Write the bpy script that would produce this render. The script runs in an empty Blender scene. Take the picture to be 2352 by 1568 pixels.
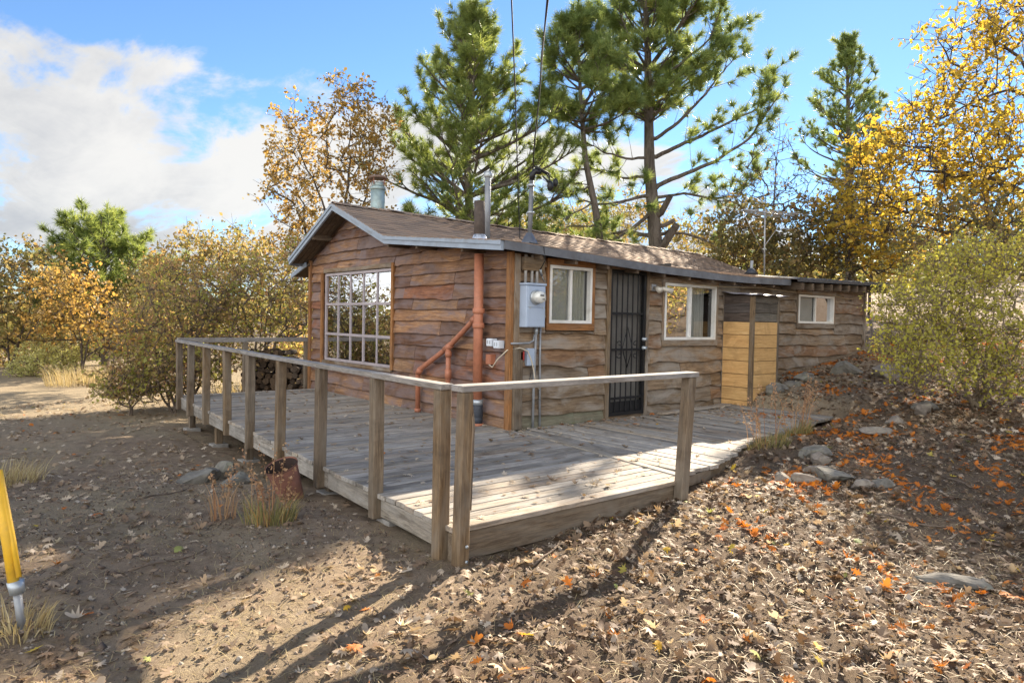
import bpy, bmesh, math, random
import numpy as np
from mathutils import Vector, Matrix

SC = bpy.context.scene
COL = SC.collection
R = math.radians
rng = np.random.default_rng(7)
random.seed(11)

# ------------------------------------------------------------------ camera
CAM = np.array([-5.5323, -6.6712, 1.3799])
CF = np.array([0.63822231, 0.76921058, -0.03142243])
CR = np.array([0.76983354, -0.63795866, 0.01910682])
CU = np.array([0.00534905, 0.03638444, 0.99932355])
FPX = 1586.99                                  # focal length for a 2352 px wide frame
cd = bpy.data.cameras.new('camera'); cam = bpy.data.objects.new('camera', cd); COL.objects.link(cam)
cd.sensor_width = 36.0; cd.lens = FPX / 2352 * 36.0; cd.clip_start = 0.05; cd.clip_end = 1500
m = Matrix.Identity(4)
for i in range(3):
    m[i][0] = CR[i]; m[i][1] = CU[i]; m[i][2] = -CF[i]; m[i][3] = CAM[i]
cam.matrix_world = m
SC.camera = cam

def at(u, v, depth):
    """world point at a distance along the view axis (u, v in a 2352 x 1568 frame)"""
    return CAM + (CF + CR * (u - 1176) / FPX - CU * (v - 784) / FPX) * depth

# ------------------------------------------------------------------ light
SUN_AZ, SUN_EL = 24.0, 28.0                    # math azimuth (from +X), elevation
EXPO = 2.45
SKY_STRENGTH = 0.05
SC.view_settings.view_transform = 'Standard'; SC.view_settings.look = 'None'
SC.view_settings.gamma = 1.0; SC.view_settings.exposure = EXPO
SC.view_settings.use_curve_mapping = False
sd = Vector((math.cos(R(SUN_AZ)) * math.cos(R(SUN_EL)), math.sin(R(SUN_AZ)) * math.cos(R(SUN_EL)), math.sin(R(SUN_EL))))
sl = bpy.data.lights.new('sun', 'SUN'); sl.energy = 3.5; sl.angle = R(0.55); sl.color = (1.0, 0.86, 0.68)
so = bpy.data.objects.new('sun', sl); COL.objects.link(so)
so.rotation_euler = sd.to_track_quat('Z', 'Y').to_euler(); so.location = (30, 10, 20)

W = bpy.data.worlds.new('World'); SC.world = W; W.use_nodes = True
nt = W.node_tree; nt.nodes.clear()
def WN(t, **k):
    n = nt.nodes.new(t)
    for a, b in k.items(): setattr(n, a, b)
    return n
def lk(a, b): nt.links.new(a, b)
def wmath(op, a, b=None, c=None):
    n = WN('ShaderNodeMath', operation=op)
    for i, v in enumerate((a, b, c)):
        if v is None: continue
        if isinstance(v, (int, float)): n.inputs[i].default_value = v
        else: lk(v, n.inputs[i])
    return n.outputs[0]
sky = WN('ShaderNodeTexSky', sky_type='NISHITA'); sky.sun_disc = False
sky.sun_elevation = R(SUN_EL); sky.sun_rotation = R(90 - SUN_AZ); sky.altitude = 1300
sky.air_density = 1.0; sky.dust_density = 0.05; sky.ozone_density = 2.2
tc = WN('ShaderNodeTexCoord'); sep = WN('ShaderNodeSeparateXYZ'); lk(tc.outputs['Generated'], sep.inputs[0])
dz = wmath('MAXIMUM', sep.outputs[2], 0.0)
den = wmath('ADD', dz, 0.22)
px = wmath('DIVIDE', sep.outputs[0], den); py = wmath('DIVIDE', sep.outputs[1], den)
comb = WN('ShaderNodeCombineXYZ'); lk(px, comb.inputs[0]); lk(py, comb.inputs[1]); lk(wmath('MULTIPLY', dz, 1.2), comb.inputs[2])
def wnoise(scale, detail, rough, dist, off):
    mp = WN('ShaderNodeMapping'); mp.inputs['Location'].default_value = off; mp.inputs['Rotation'].default_value = (0, 0, R(-22)); mp.inputs['Scale'].default_value = (1.0, 0.55, 1.0); lk(comb.outputs[0], mp.inputs[0])
    n = WN('ShaderNodeTexNoise'); lk(mp.outputs[0], n.inputs['Vector'])
    n.inputs['Scale'].default_value = scale; n.inputs['Detail'].default_value = detail
    n.inputs['Roughness'].default_value = rough; n.inputs['Distortion'].default_value = dist
    return n.outputs['Fac']
n1 = wnoise(2.1, 9, 0.58, 0.25, (3.1, 1.7, 0.4))
n2 = wnoise(1.1, 7, 0.55, 0.3, (9.2, 5.7, 2.4))
n3 = wnoise(4.5, 10, 0.65, 0.5, (1.2, 8.7, 4.4))
# the cloud bank lies to the north-west: its upper edge sinks from there towards the sun
side = wmath('ADD', wmath('MULTIPLY', sep.outputs[0], 0.77), wmath('MULTIPLY', sep.outputs[1], -0.638))
ecr = WN('ShaderNodeValToRGB'); lk(wmath('MULTIPLY_ADD', side, 0.5, 0.5), ecr.inputs[0])
ecr.color_ramp.elements[0].position = 0.0; ecr.color_ramp.elements[0].color = (0.4,) * 3 + (1,)
ecr.color_ramp.elements[1].position = 0.76; ecr.color_ramp.elements[1].color = (0.02,) * 3 + (1,)
for p_, v_ in ((0.22, 0.335), (0.375, 0.325), (0.5, 0.275), (0.6, 0.235), (0.68, 0.16)):
    e = ecr.color_ramp.elements.new(p_); e.color = (v_,) * 3 + (1,)
back = wmath('MAXIMUM', wmath('ADD', wmath('MULTIPLY', sep.outputs[0], -0.638), wmath('MULTIPLY', sep.outputs[1], -0.77)), 0.0)  # extra unseen cloud cover behind the camera, added to lift the fill light
d0 = wmath('SUBTRACT', wmath('MULTIPLY_ADD', back, 1.1, ecr.outputs[0]), sep.outputs[2])                     # >0 inside the bank
cov = wmath('MULTIPLY', d0, 5.5)
cov = wmath('MINIMUM', cov, wmath('MULTIPLY_ADD', back, 0.25, 0.165))
val = wmath('ADD', wmath('ADD', n1, cov), wmath('MULTIPLY', n3, 0.38))
msk = WN('ShaderNodeMapRange', interpolation_type='SMOOTHSTEP'); lk(val, msk.inputs[0])
msk.inputs[1].default_value = 0.72; msk.inputs[2].default_value = 0.85
msk.inputs[3].default_value = 0.0; msk.inputs[4].default_value = 0.95
shade = WN('ShaderNodeMapRange', interpolation_type='SMOOTHSTEP')
lk(wmath('ADD', wmath('ADD', n2, wmath('MULTIPLY', n3, 0.25)), wmath('MULTIPLY', d0, 0.35)), shade.inputs[0])
shade.inputs[1].default_value = 0.6; shade.inputs[2].default_value = 0.86
ccol = WN('ShaderNodeMix', data_type='RGBA'); lk(shade.outputs[0], ccol.inputs[0])
ccol.inputs[6].default_value = (0.235, 0.229, 0.217, 1); ccol.inputs[7].default_value = (0.14, 0.143, 0.15, 1)
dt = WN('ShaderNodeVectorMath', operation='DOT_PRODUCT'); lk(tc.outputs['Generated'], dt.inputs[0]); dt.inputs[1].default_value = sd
fill_gain = wmath('MULTIPLY_ADD', dt.outputs['Value'], -2.5, 1.8)  # clouds opposite the sun made brighter as added fill for the shaded walls
fill_gain = wmath('MAXIMUM', fill_gain, 0.75)
cmul = WN('ShaderNodeVectorMath', operation='SCALE'); lk(ccol.outputs[2], cmul.inputs[0]); lk(fill_gain, cmul.inputs['Scale'])
mul = WN('ShaderNodeMix', data_type='RGBA', blend_type='MULTIPLY'); mul.inputs[0].default_value = 1.0
lk(sky.outputs[0], mul.inputs[6]); mul.inputs[7].default_value = (SKY_STRENGTH * 0.58, SKY_STRENGTH * 0.7, SKY_STRENGTH * 0.8, 1)
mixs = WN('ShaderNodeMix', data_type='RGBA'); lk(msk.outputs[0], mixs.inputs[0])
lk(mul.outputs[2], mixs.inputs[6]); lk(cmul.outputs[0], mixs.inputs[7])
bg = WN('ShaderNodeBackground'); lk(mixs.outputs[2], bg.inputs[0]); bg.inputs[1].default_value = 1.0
out = WN('ShaderNodeOutputWorld'); lk(bg.outputs[0], out.inputs[0])

# ------------------------------------------------------------------ helpers
WLOC = {}
def tag(o, label=None, cat=None, group=None, kind=None):
    if label: o['label'] = label
    if cat: o['category'] = cat
    if group: o['group'] = group
    if kind: o['kind'] = kind
    return o
def place(o, wloc, parent):
    COL.objects.link(o)
    w = Vector(wloc)
    if parent is not None:
        o.parent = parent; o.location = w - WLOC[parent.name]
    else: o.location = w
    WLOC[o.name] = w
    return o
def thing(name, loc, label, cat, group=None):
    o = bpy.data.objects.new(name, None); o.empty_display_size = 0.2
    place(o, loc, None); return tag(o, label, cat, group)
def setsmooth(me, angle=False):
    me.polygons.foreach_set('use_smooth', np.ones(len(me.polygons), dtype=bool))
def obj(name, verts, faces, mat, parent=None, smooth=False, origin=None):
    v = np.asarray(verts, dtype=float)
    c = (v.min(0) + v.max(0)) / 2 if origin is None else np.asarray(origin, float)
    me = bpy.data.meshes.new(name); me.from_pydata((v - c).tolist(), [], [list(map(int, f)) for f in faces])
    me.materials.append(mat)
    if smooth: setsmooth(me)
    o = bpy.data.objects.new(name, me)
    return place(o, c, parent)
def fast_mesh(name, verts, faces, mats, attrs=None, smooth=False, midx=None):
    """verts (n,3), faces (m,k) all of one size"""
    verts = np.ascontiguousarray(verts, dtype=np.float32); faces = np.ascontiguousarray(faces, dtype=np.int32)
    me = bpy.data.meshes.new(name); n, k = faces.shape
    me.vertices.add(len(verts)); me.vertices.foreach_set('co', verts.ravel())
    me.loops.add(n * k); me.loops.foreach_set('vertex_index', faces.ravel())
    me.polygons.add(n); me.polygons.foreach_set('loop_start', np.arange(0, n * k, k, dtype=np.int32))
    me.polygons.foreach_set('loop_total', np.full(n, k, dtype=np.int32))
    for mt in (mats if isinstance(mats, (list, tuple)) else [mats]): me.materials.append(mt)
    if midx is not None: me.polygons.foreach_set('material_index', np.asarray(midx, dtype=np.int32))
    if smooth: me.polygons.foreach_set('use_smooth', np.ones(n, dtype=bool))
    me.update(calc_edges=True)
    for nm, arr in (attrs or {}).items():
        a = me.attributes.new(nm, 'FLOAT', 'POINT'); a.data.foreach_set('value', np.asarray(arr, dtype=np.float32))
    return me
def fobj(name, verts, faces, mats, parent=None, origin=(0, 0, 0), **k):
    me = fast_mesh(name, np.asarray(verts) - np.asarray(origin), faces, mats, **k)
    return place(bpy.data.objects.new(name, me), origin, parent)
def bmobj(name, bm, mat, parent=None, smooth=False, origin=None):
    bmesh.ops.recalc_face_normals(bm, faces=bm.faces[:])
    vs = np.array([v.co[:] for v in bm.verts])
    c = (vs.min(0) + vs.max(0)) / 2 if origin is None else np.asarray(origin)
    bmesh.ops.translate(bm, verts=bm.verts[:], vec=Vector(-c))
    me = bpy.data.meshes.new(name); bm.to_mesh(me); bm.free(); me.materials.append(mat)
    if smooth: setsmooth(me)
    return place(bpy.data.objects.new(name, me), c, parent)
def add_hull_box(bm, P8, bevel=0.0):
    """8 corners: bottom 4 (ccw) then top 4"""
    vs = [bm.verts.new(p) for p in P8]
    fs = [bm.faces.new([vs[i] for i in f]) for f in ((3, 2, 1, 0), (4, 5, 6, 7), (0, 1, 5, 4), (1, 2, 6, 5), (2, 3, 7, 6), (3, 0, 4, 7))]
    if bevel:
        es = list({e for f in fs for e in f.edges})
        bmesh.ops.bevel(bm, geom=es, offset=bevel, segments=1, affect='EDGES', profile=0.5)
def box8(x0, x1, y0, y1, z0, z1):
    return [(x0, y0, z0), (x1, y0, z0), (x1, y1, z0), (x0, y1, z0), (x0, y0, z1), (x1, y0, z1), (x1, y1, z1), (x0, y1, z1)]
def box(name, x0, x1, y0, y1, z0, z1, mat, parent=None, bevel=0.004):
    bm = bmesh.new(); add_hull_box(bm, box8(x0, x1, y0, y1, z0, z1), bevel); return bmobj(name, bm, mat, parent)
def beam8(p, q, w, h, up=(0, 0, 1)):
    p = Vector(p); q = Vector(q); d = (q - p).normalized(); s = d.cross(Vector(up)).normalized() * (w / 2); u = s.cross(d).normalized() * (h / 2)
    return [p - s - u, p + s - u, q + s - u, q - s - u, p - s + u, p + s + u, q + s + u, q - s + u]
def beam(name, p, q, w, h, mat, parent=None, bevel=0.004, up=(0, 0, 1)):
    bm = bmesh.new(); add_hull_box(bm, beam8(p, q, w, h, up), bevel); return bmobj(name, bm, mat, parent)
def tube_geo(pts, rad, sides=10, caps=True):
    pts = [Vector(p) for p in pts]; n = len(pts)
    rad = [rad] * n if isinstance(rad, (int, float)) else list(rad)
    V = []; F = []; prev = None
    for i, p in enumerate(pts):
        t = (pts[min(i + 1, n - 1)] - pts[max(i - 1, 0)]).normalized()
        if prev is None:
            a = Vector((0, 0, 1)) if abs(t.z) < 0.9 else Vector((1, 0, 0)); s = t.cross(a).normalized()
        else: s = (prev - t * prev.dot(t)).normalized()
        prev = s; u = t.cross(s)
        for k in range(sides):
            an = 2 * math.pi * k / sides; V.append(p + (s * math.cos(an) + u * math.sin(an)) * rad[i])
    for i in range(n - 1):
        for k in range(sides):
            a = i * sides + k; b = i * sides + (k + 1) % sides; F.append((a, b, b + sides, a + sides))
    if caps: F.append(tuple(range(sides))[::-1]); F.append(tuple(range((n - 1) * sides, n * sides)))
    return [tuple(v) for v in V], F
def tube(name, pts, rad, mat, parent=None, sides=10, smooth=True, caps=True):
    v, f = tube_geo(pts, rad, sides, caps); return obj(name, v, f, mat, parent, smooth)
def join_geo(*gs):
    V = []; F = []
    for v, f in gs:
        o = len(V); V += list(v); F += [tuple(i + o for i in q) for q in f]
    return V, F

# ------------------------------------------------------------------ materials
MATS = {}
class NB:
    def __init__(s, name):
        s.m = bpy.data.materials.new(name); s.m.use_nodes = True; s.t = s.m.node_tree; s.t.nodes.clear()
        s.o = s.n('ShaderNodeOutputMaterial'); s.b = s.n('ShaderNodeBsdfPrincipled'); s.l(s.b.outputs[0], s.o.inputs[0])
        s._obj = None
    def n(s, t, **k):
        x = s.t.nodes.new(t)
        for a, b in k.items(): setattr(x, a, b)
        return x
    def l(s, a, b): s.t.links.new(a, b)
    def coord(s, kind='Object', scale=(1, 1, 1), jitter=True):
        tc = s.n('ShaderNodeTexCoord'); v = tc.outputs[kind]
        if jitter:
            oi = s.n('ShaderNodeObjectInfo'); mu = s.n('ShaderNodeMath', operation='MULTIPLY'); mu.inputs[1].default_value = 57.0
            s.l(oi.outputs['Random'], mu.inputs[0]); ad = s.n('ShaderNodeVectorMath', operation='ADD'); s.l(v, ad.inputs[0]); s.l(mu.outputs[0], ad.inputs[1]); v = ad.outputs[0]
        mp = s.n('ShaderNodeMapping'); s.l(v, mp.inputs[0]); mp.inputs['Scale'].default_value = scale
        return mp.outputs[0]
    def noise(s, vec, scale, detail=4, rough=0.55, dist=0.0):
        x = s.n('ShaderNodeTexNoise'); s.l(vec, x.inputs['Vector'])
        x.inputs['Scale'].default_value = scale; x.inputs['Detail'].default_value = detail; x.inputs['Roughness'].default_value = rough; x.inputs['Distortion'].default_value = dist
        return x.outputs['Fac']
    def ramp(s, fac, stops, interp='LINEAR'):
        x = s.n('ShaderNodeValToRGB'); s.l(fac, x.inputs[0]); cr = x.color_ramp; cr.interpolation = interp
        cr.elements[0].position = stops[0][0]; cr.elements[0].color = (*stops[0][1], 1)
        cr.elements[1].position = stops[-1][0]; cr.elements[1].color = (*stops[-1][1], 1)
        for p, c in stops[1:-1]:
            e = cr.elements.new(p); e.color = (*c, 1)
        return x.outputs[0]
    def mix(s, fac, a, b, blend='MIX'):
        x = s.n('ShaderNodeMix', data_type='RGBA', blend_type=blend)
        for i, v in ((0, fac), (6, a), (7, b)):
            if isinstance(v, (int, float)): x.inputs[i].default_value = v
            elif isinstance(v, tuple): x.inputs[i].default_value = (*v, 1)
            else: s.l(v, x.inputs[i])
        return x.outputs[2]
    def rnd(s): return s.n('ShaderNodeObjectInfo').outputs['Random']
    def maprange(s, v, a, b, c=0.0, d=1.0):
        x = s.n('ShaderNodeMapRange'); s.l(v, x.inputs[0])
        for i, k in enumerate((a, b, c, d)): x.inputs[i + 1].default_value = k
        return x.outputs[0]
    def bump(s, h, strength=0.3, dist=0.01):
        x = s.n('ShaderNodeBump'); s.l(h, x.inputs['Height']); x.inputs['Strength'].default_value = strength; x.inputs['Distance'].default_value = dist
        s.l(x.outputs[0], s.b.inputs['Normal'])
    def done(s, col=None, rough=0.6, metal=0.0, spec=0.5):
        if col is not None:
            if isinstance(col, tuple): s.b.inputs['Base Color'].default_value = (*col, 1)
            else: s.l(col, s.b.inputs['Base Color'])
        if isinstance(rough, float): s.b.inputs['Roughness'].default_value = rough
        else: s.l(rough, s.b.inputs['Roughness'])
        s.b.inputs['Metallic'].default_value = metal; s.b.inputs['Specular IOR Level'].default_value = spec
        return s.m
def wood(name, axis, dark, mid, light, weather=None, wamt=0.5, knots=True, tints=None, bumpy=0.5):
    key = (name, axis)
    if key in MATS: return MATS[key]
    k = NB(name + '_' + axis)
    sc = {'X': (1.1, 16, 16), 'Y': (16, 1.1, 16), 'Z': (16, 16, 1.1)}[axis]
    kc = {'X': (2.2, 7, 7), 'Y': (7, 2.2, 7), 'Z': (7, 7, 2.2)}[axis]
    v = k.coord('Object', sc); v2 = k.coord('Object', kc); v3 = k.coord('Object', (1, 1, 1))
    big = k.noise(v2, 0.6, 3, 0.6, 1.2)
    g = k.noise(v, 1.6, 8, 0.68, 0.9)
    col = k.ramp(g, [(0.28, dark), (0.5, mid), (0.74, light)])
    fine = k.noise(v, 7.0, 5, 0.75, 0.2)
    col = k.mix(k.maprange(fine, 0.42, 0.66, 0.0, 0.7), col, dark)
    if tints:
        st = [(i / len(tints), t) for i, t in enumerate(tints)]
        if len(st) == 1: st.append((1.0, tints[0]))
        tn = k.ramp(k.rnd(), st, 'CONSTANT'); col = k.mix(1.0, col, tn, 'MULTIPLY')
    if weather:
        w = k.maprange(big, 0.42, 0.66, 0.0, wamt); col = k.mix(w, col, weather)
    st_ = k.noise(v3, 2.3, 5, 0.65, 0.8)
    col = k.mix(k.maprange(st_, 0.5, 0.75, 0.0, 0.5), col, tuple(c * 0.45 for c in dark))
    if knots:
        vo = k.n('ShaderNodeTexVoronoi'); k.l(v2, vo.inputs['Vector']); vo.inputs['Scale'].default_value = 0.4
        kn = k.maprange(vo.outputs['Distance'], 0.03, 0.12, 0.85, 0.0); col = k.mix(kn, col, tuple(c * 0.3 for c in dark))
    k.bump(g, bumpy, 0.006)
    MATS[key] = k.done(col, 0.82, 0, 0.25); return MATS[key]
def plain(name, col, rough=0.6, metal=0.0, var=0.25, scale=8.0, spec=0.5, bumps=0.0, dirt=None):
    if name in MATS: return MATS[name]
    k = NB(name); v = k.coord('Object'); n = k.noise(v, scale, 6, 0.6, 0.3)
    c = k.ramp(n, [(0.3, tuple(x * (1 - var) for x in col)), (0.7, tuple(min(1, x * (1 + var)) for x in col))])
    if dirt: c = k.mix(k.maprange(k.noise(v, scale * 0.5, 5, 0.7, 0.5), 0.5, 0.72, 0, 0.75), c, dirt)
    if bumps: k.bump(k.noise(v, scale * 3, 5, 0.6), bumps, 0.01)
    MATS[name] = k.done(c, float(rough), metal, spec); return MATS[name]
GAB = dict(dark=(0.1, 0.052, 0.032), mid=(0.3, 0.16, 0.08), light=(0.46, 0.28, 0.15), weather=(0.2, 0.155, 0.15), wamt=0.8,
           tints=[(1, 1, 1), (0.66, 0.68, 0.8), (1.18, 1.15, 1.1), (0.9, 0.72, 0.74), (0.75, 0.8, 0.95), (1.25, 1.25, 1.2), (0.55, 0.5, 0.52), (0.95, 1.0, 1.05), (0.8, 0.72, 0.7)])
SID = dict(dark=(0.085, 0.055, 0.033), mid=(0.26, 0.18, 0.108), light=(0.41, 0.31, 0.2), weather=(0.29, 0.255, 0.21), wamt=0.85,
           tints=[(1, 1, 1), (0.78, 0.78, 0.78), (1.12, 1.06, 1.0), (0.95, 0.78, 0.68), (0.72, 0.74, 0.78), (0.88, 0.82, 0.74)])
DEK = dict(dark=(0.12, 0.1, 0.08), mid=(0.39, 0.345, 0.285), light=(0.56, 0.51, 0.43), weather=(0.36, 0.34, 0.305), wamt=0.6, knots=False,
           tints=[(1, 1, 1), (0.72, 0.73, 0.75), (1.12, 1.05, 0.95), (0.88, 0.8, 0.72), (0.6, 0.6, 0.6), (1.05, 1.06, 1.08), (0.8, 0.78, 0.74)])
RAI = dict(dark=(0.065, 0.045, 0.029), mid=(0.175, 0.13, 0.084), light=(0.3, 0.235, 0.16), weather=(0.21, 0.18, 0.14), wamt=0.6,
           tints=[(1, 1, 1), (0.85, 0.82, 0.8), (1.1, 1.0, 0.85)])
TOP = dict(dark=(0.13, 0.11, 0.09), mid=(0.29, 0.265, 0.235), light=(0.42, 0.385, 0.34), weather=(0.31, 0.3, 0.29), wamt=0.6)
TRM = dict(dark=(0.12, 0.05, 0.018), mid=(0.33, 0.15, 0.052), light=(0.45, 0.23, 0.09), weather=(0.2, 0.13, 0.08), wamt=0.5)
ORA = dict(dark=(0.44, 0.25, 0.095), mid=(0.68, 0.42, 0.17), light=(0.8, 0.54, 0.25), weather=(0.58, 0.35, 0.14), wamt=0.5, tints=[(1, 1, 1), (0.93, 0.92, 0.9), (1.05, 1.0, 0.95)], bumpy=0.15)
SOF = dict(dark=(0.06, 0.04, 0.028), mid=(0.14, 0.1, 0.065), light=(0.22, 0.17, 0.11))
def wd(d, name, axis): return wood(name, axis, **d)

FASCIA = plain('fascia_paint', (0.27, 0.32, 0.38), 0.55, 0, 0.12, 5, dirt=(0.2, 0.2, 0.2))
FASCIA2 = plain('fascia_dark', (0.12, 0.125, 0.135), 0.6, 0, 0.25, 6, dirt=(0.07, 0.065, 0.06))
WHITE = plain('window_white', (0.72, 0.7, 0.64), 0.4, 0, 0.08, 6, dirt=(0.5, 0.46, 0.38))
MAUVE = plain('sash_paint', (0.36, 0.31, 0.31), 0.55, 0, 0.15, 7)
TERRA = plain('pipe_paint', (0.42, 0.16, 0.085), 0.55, 0, 0.16, 9, dirt=(0.27, 0.12, 0.07))
BLACK = plain('black_iron', (0.012, 0.012, 0.013), 0.45, 0.2, 0.3, 8)
RUBBER = plain('black_rubber', (0.03, 0.035, 0.045), 0.6)
STEEL = plain('galvanised', (0.42, 0.46, 0.48), 0.42, 0.55, 0.2, 7, dirt=(0.3, 0.29, 0.26))
CONDUIT = plain('conduit_grey', (0.27, 0.28, 0.29), 0.5, 0.2, 0.2, 9)
FLUE = plain('flue_metal', (0.3, 0.38, 0.37), 0.5, 0.45, 0.2, 8, dirt=(0.24, 0.2, 0.15))
BOXM = plain('meter_paint', (0.36, 0.43, 0.53), 0.4, 0.1, 0.06, 4)
BROWNV = plain('brown_vent', (0.075, 0.055, 0.042), 0.8, 0, 0.35, 14)
CABLE = plain('black_cable', (0.015, 0.015, 0.016), 0.5)
CORD = plain('cream_cord', (0.55, 0.48, 0.36), 0.6)
REDP = plain('red_plastic', (0.4, 0.04, 0.03), 0.45)
YEL = plain('yellow_plastic', (0.72, 0.42, 0.02), 0.55, 0, 0.15, 9, dirt=(0.5, 0.3, 0.06))
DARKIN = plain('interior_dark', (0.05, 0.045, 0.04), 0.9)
TIN = plain('tin_roof', (0.36, 0.34, 0.36), 0.55, 0.25, 0.2, 6, dirt=(0.25, 0.22, 0.2))
RUST = plain('rusty_bucket', (0.25, 0.11, 0.075), 0.85, 0, 0.45, 7, dirt=(0.17, 0.13, 0.1), bumps=0.4)
METERG = plain('meter_glass', (0.62, 0.62, 0.57), 0.15, 0.1, 0.15, 14)
DOORIN = plain('door_panel', (0.42, 0.39, 0.34), 0.6, 0, 0.2, 3)
SHINGLE = None
def shingle_mat():
    k = NB('asphalt_shingle'); v = k.coord('Object', (1, 1, 1)); vw = k.coord('Object', (1, 1, 1), False)
    g = k.noise(v, 60, 3, 0.7); c = k.ramp(g, [(0.3, (0.2, 0.145, 0.105)), (0.7, (0.4, 0.3, 0.22))])
    t = k.ramp(k.rnd(), [(0.0, (0.72, 0.72, 0.74)), (0.5, (1, 1, 1)), (1.0, (1.18, 1.1, 1.02))])
    at_ = k.n('ShaderNodeAttribute'); at_.attribute_name = 'rnd'
    t2 = k.ramp(at_.outputs['Fac'], [(0.0, (1, 1, 1)), (0.02, (0.72, 0.72, 0.74)), (0.5, (1, 1, 1)), (1.0, (1.18, 1.1, 1.02))])
    c = k.mix(1.0, c, t2, 'MULTIPLY'); c = k.mix(1.0, c, t, 'MULTIPLY'); k.bump(g, 0.5, 0.004)
    return k.done(c, 0.9, 0, 0.2)
SHINGLE = shingle_mat()
def glass_mat(name, refl, tint=(0.02, 0.02, 0.02), through=0.6, rough=0.01):
    k = NB(name); t = k.t
    gl = k.n('ShaderNodeBsdfGlossy'); gl.inputs['Roughness'].default_value = rough; gl.inputs['Color'].default_value = (0.95, 0.96, 0.98, 1)
    vb = k.noise(k.coord('Object'), 1.7, 2, 0.5); bp = k.n('ShaderNodeBump'); k.l(vb, bp.inputs['Height']); bp.inputs['Strength'].default_value = 0.05; bp.inputs['Distance'].default_value = 0.05; k.l(bp.outputs[0], gl.inputs['Normal'])
    tr = k.n('ShaderNodeBsdfTransparent'); tr.inputs['Color'].default_value = (0.75, 0.78, 0.77, 1)
    mx = k.n('ShaderNodeMixShader'); mx.inputs[0].default_value = refl
    k.l(tr.outputs[0], mx.inputs[1]); k.l(gl.outputs[0], mx.inputs[2]); k.l(mx.outputs[0], k.o.inputs[0])
    return k.m
GLASS = glass_mat('reflective_glass', 0.68)
GLASS2 = glass_mat('sliding_glass', 0.13)
def cloth_mat(name, col, scale=(30, 30, 1), holes=0.0):
    k = NB(name); t = k.n('ShaderNodeBsdfTranslucent'); t.inputs['Color'].default_value = (*col, 1); d = k.n('ShaderNodeBsdfDiffuse')
    n = k.noise(k.coord('Object', scale), 6.0, 3, 0.6); c = k.ramp(n, [(0.35, tuple(x * 0.72 for x in col)), (0.6, col)]); k.l(c, d.inputs[0])
    mx = k.n('ShaderNodeMixShader'); mx.inputs[0].default_value = 0.35; k.l(d.outputs[0], mx.inputs[1]); k.l(t.outputs[0], mx.inputs[2]); k.l(mx.outputs[0], k.o.inputs[0]); return k.m
CURTAIN = cloth_mat('curtain_cloth', (0.7, 0.67, 0.62)); SCREEN = plain('insect_screen', (0.34, 0.33, 0.31), 0.8, 0, 0.15, 3)
LACE = cloth_mat('lace_curtain', (0.75, 0.72, 0.66), (40, 1, 40))

def leaf_mat(name, stops, transl=0.45, rough=0.55):
    k = NB(name); a = k.n('ShaderNodeAttribute'); a.attribute_name = 'rnd'
    c = k.ramp(a.outputs['Fac'], stops)
    k.done(c, float(rough), 0, 0.3)
    tr = k.n('ShaderNodeBsdfTranslucent'); br = k.mix(1.0, c, (1.25, 1.2, 0.9), 'MULTIPLY'); k.l(br, tr.inputs[0])
    mx = k.n('ShaderNodeMixShader'); mx.inputs[0].default_value = transl
    k.l(k.b.outputs[0], mx.inputs[1]); k.l(tr.outputs[0], mx.inputs[2]); k.l(mx.outputs[0], k.o.inputs[0]); return k.m
def bark_mat(name, a, b, scale=9):
    k = NB(name); v = k.coord('Object', (1, 1, 0.3)); n = k.noise(v, scale, 7, 0.7, 0.8)
    c = k.ramp(n, [(0.32, a), (0.66, b)]); k.bump(n, 0.9, 0.04); return k.done(c, 0.92, 0, 0.15)

# ------------------------------------------------------------------ terrain
def S(t): t = np.clip(t, 0, 1); return t * t * (3 - 2 * t)
def hgt(x, y):
    x = np.asarray(x, float); y = np.asarray(y, float)
    z = -0.22 + 0.13 * 1.2 * np.logaddexp(0, (x - 1.2) / 1.2)
    z = np.where(x > 25, z - 0.05 * np.maximum(x - 25, 0), z)
    z = z - 0.27 * S((y + 2.6) / 7) * (1 - S((x - 1) / 6))
    z = z - 0.36 * S((x + 0.4) / 0.9) * (1 - S((x - 4.15) / 0.75)) * S((y + 2.45) / 0.5) * (1 - S((y - 0.2) / 0.4))     # hollow under the boardwalk
    z = z - 0.12 * np.exp(-((x + 1.1) / 1.5) ** 4 - ((y - 1.5) / 4.3) ** 4)        # under the deck
    z = z + 0.10 * np.exp(-((x - 1.2) / 2.2) ** 2 - ((y + 3.9) / 0.9) ** 2)        # low bank by the rocks
    z = z + 0.07 * np.exp(-((x - 2.25) / 0.8) ** 2 - ((y + 2.5) / 0.28) ** 2)       # soil heaped by the boardwalk edge
    r = np.hypot(x, y)
    z = z + 0.035 * np.sin(0.9 * x + 0.4 * y) * np.sin(0.7 * y - 0.3 * x) + 0.3 * S((r - 18) / 30) * np.sin(0.11 * x + 1) * np.cos(0.09 * y)
    return z
def axis(c, fine, half, ratio, far):
    a = list(np.arange(-half, half + 1e-6, fine)); s = fine; p = half
    ext = []
    while p < far: s *= ratio; p += s; ext.append(p)
    return np.array(sorted([-e for e in ext] + a + ext)) + c
gx = axis(-1.0, 0.09, 7.5, 1.09, 320); gy = axis(-1.5, 0.09, 7.0, 1.09, 320)
GX, GY = np.meshgrid(gx, gy); GZ = hgt(GX, GY)
near = np.exp(-(np.hypot(GX + 1, GY + 2) / 9) ** 4)
GZ = GZ + near * rng.normal(0, 0.009, GX.shape)
nn = np.zeros_like(GX)
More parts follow.
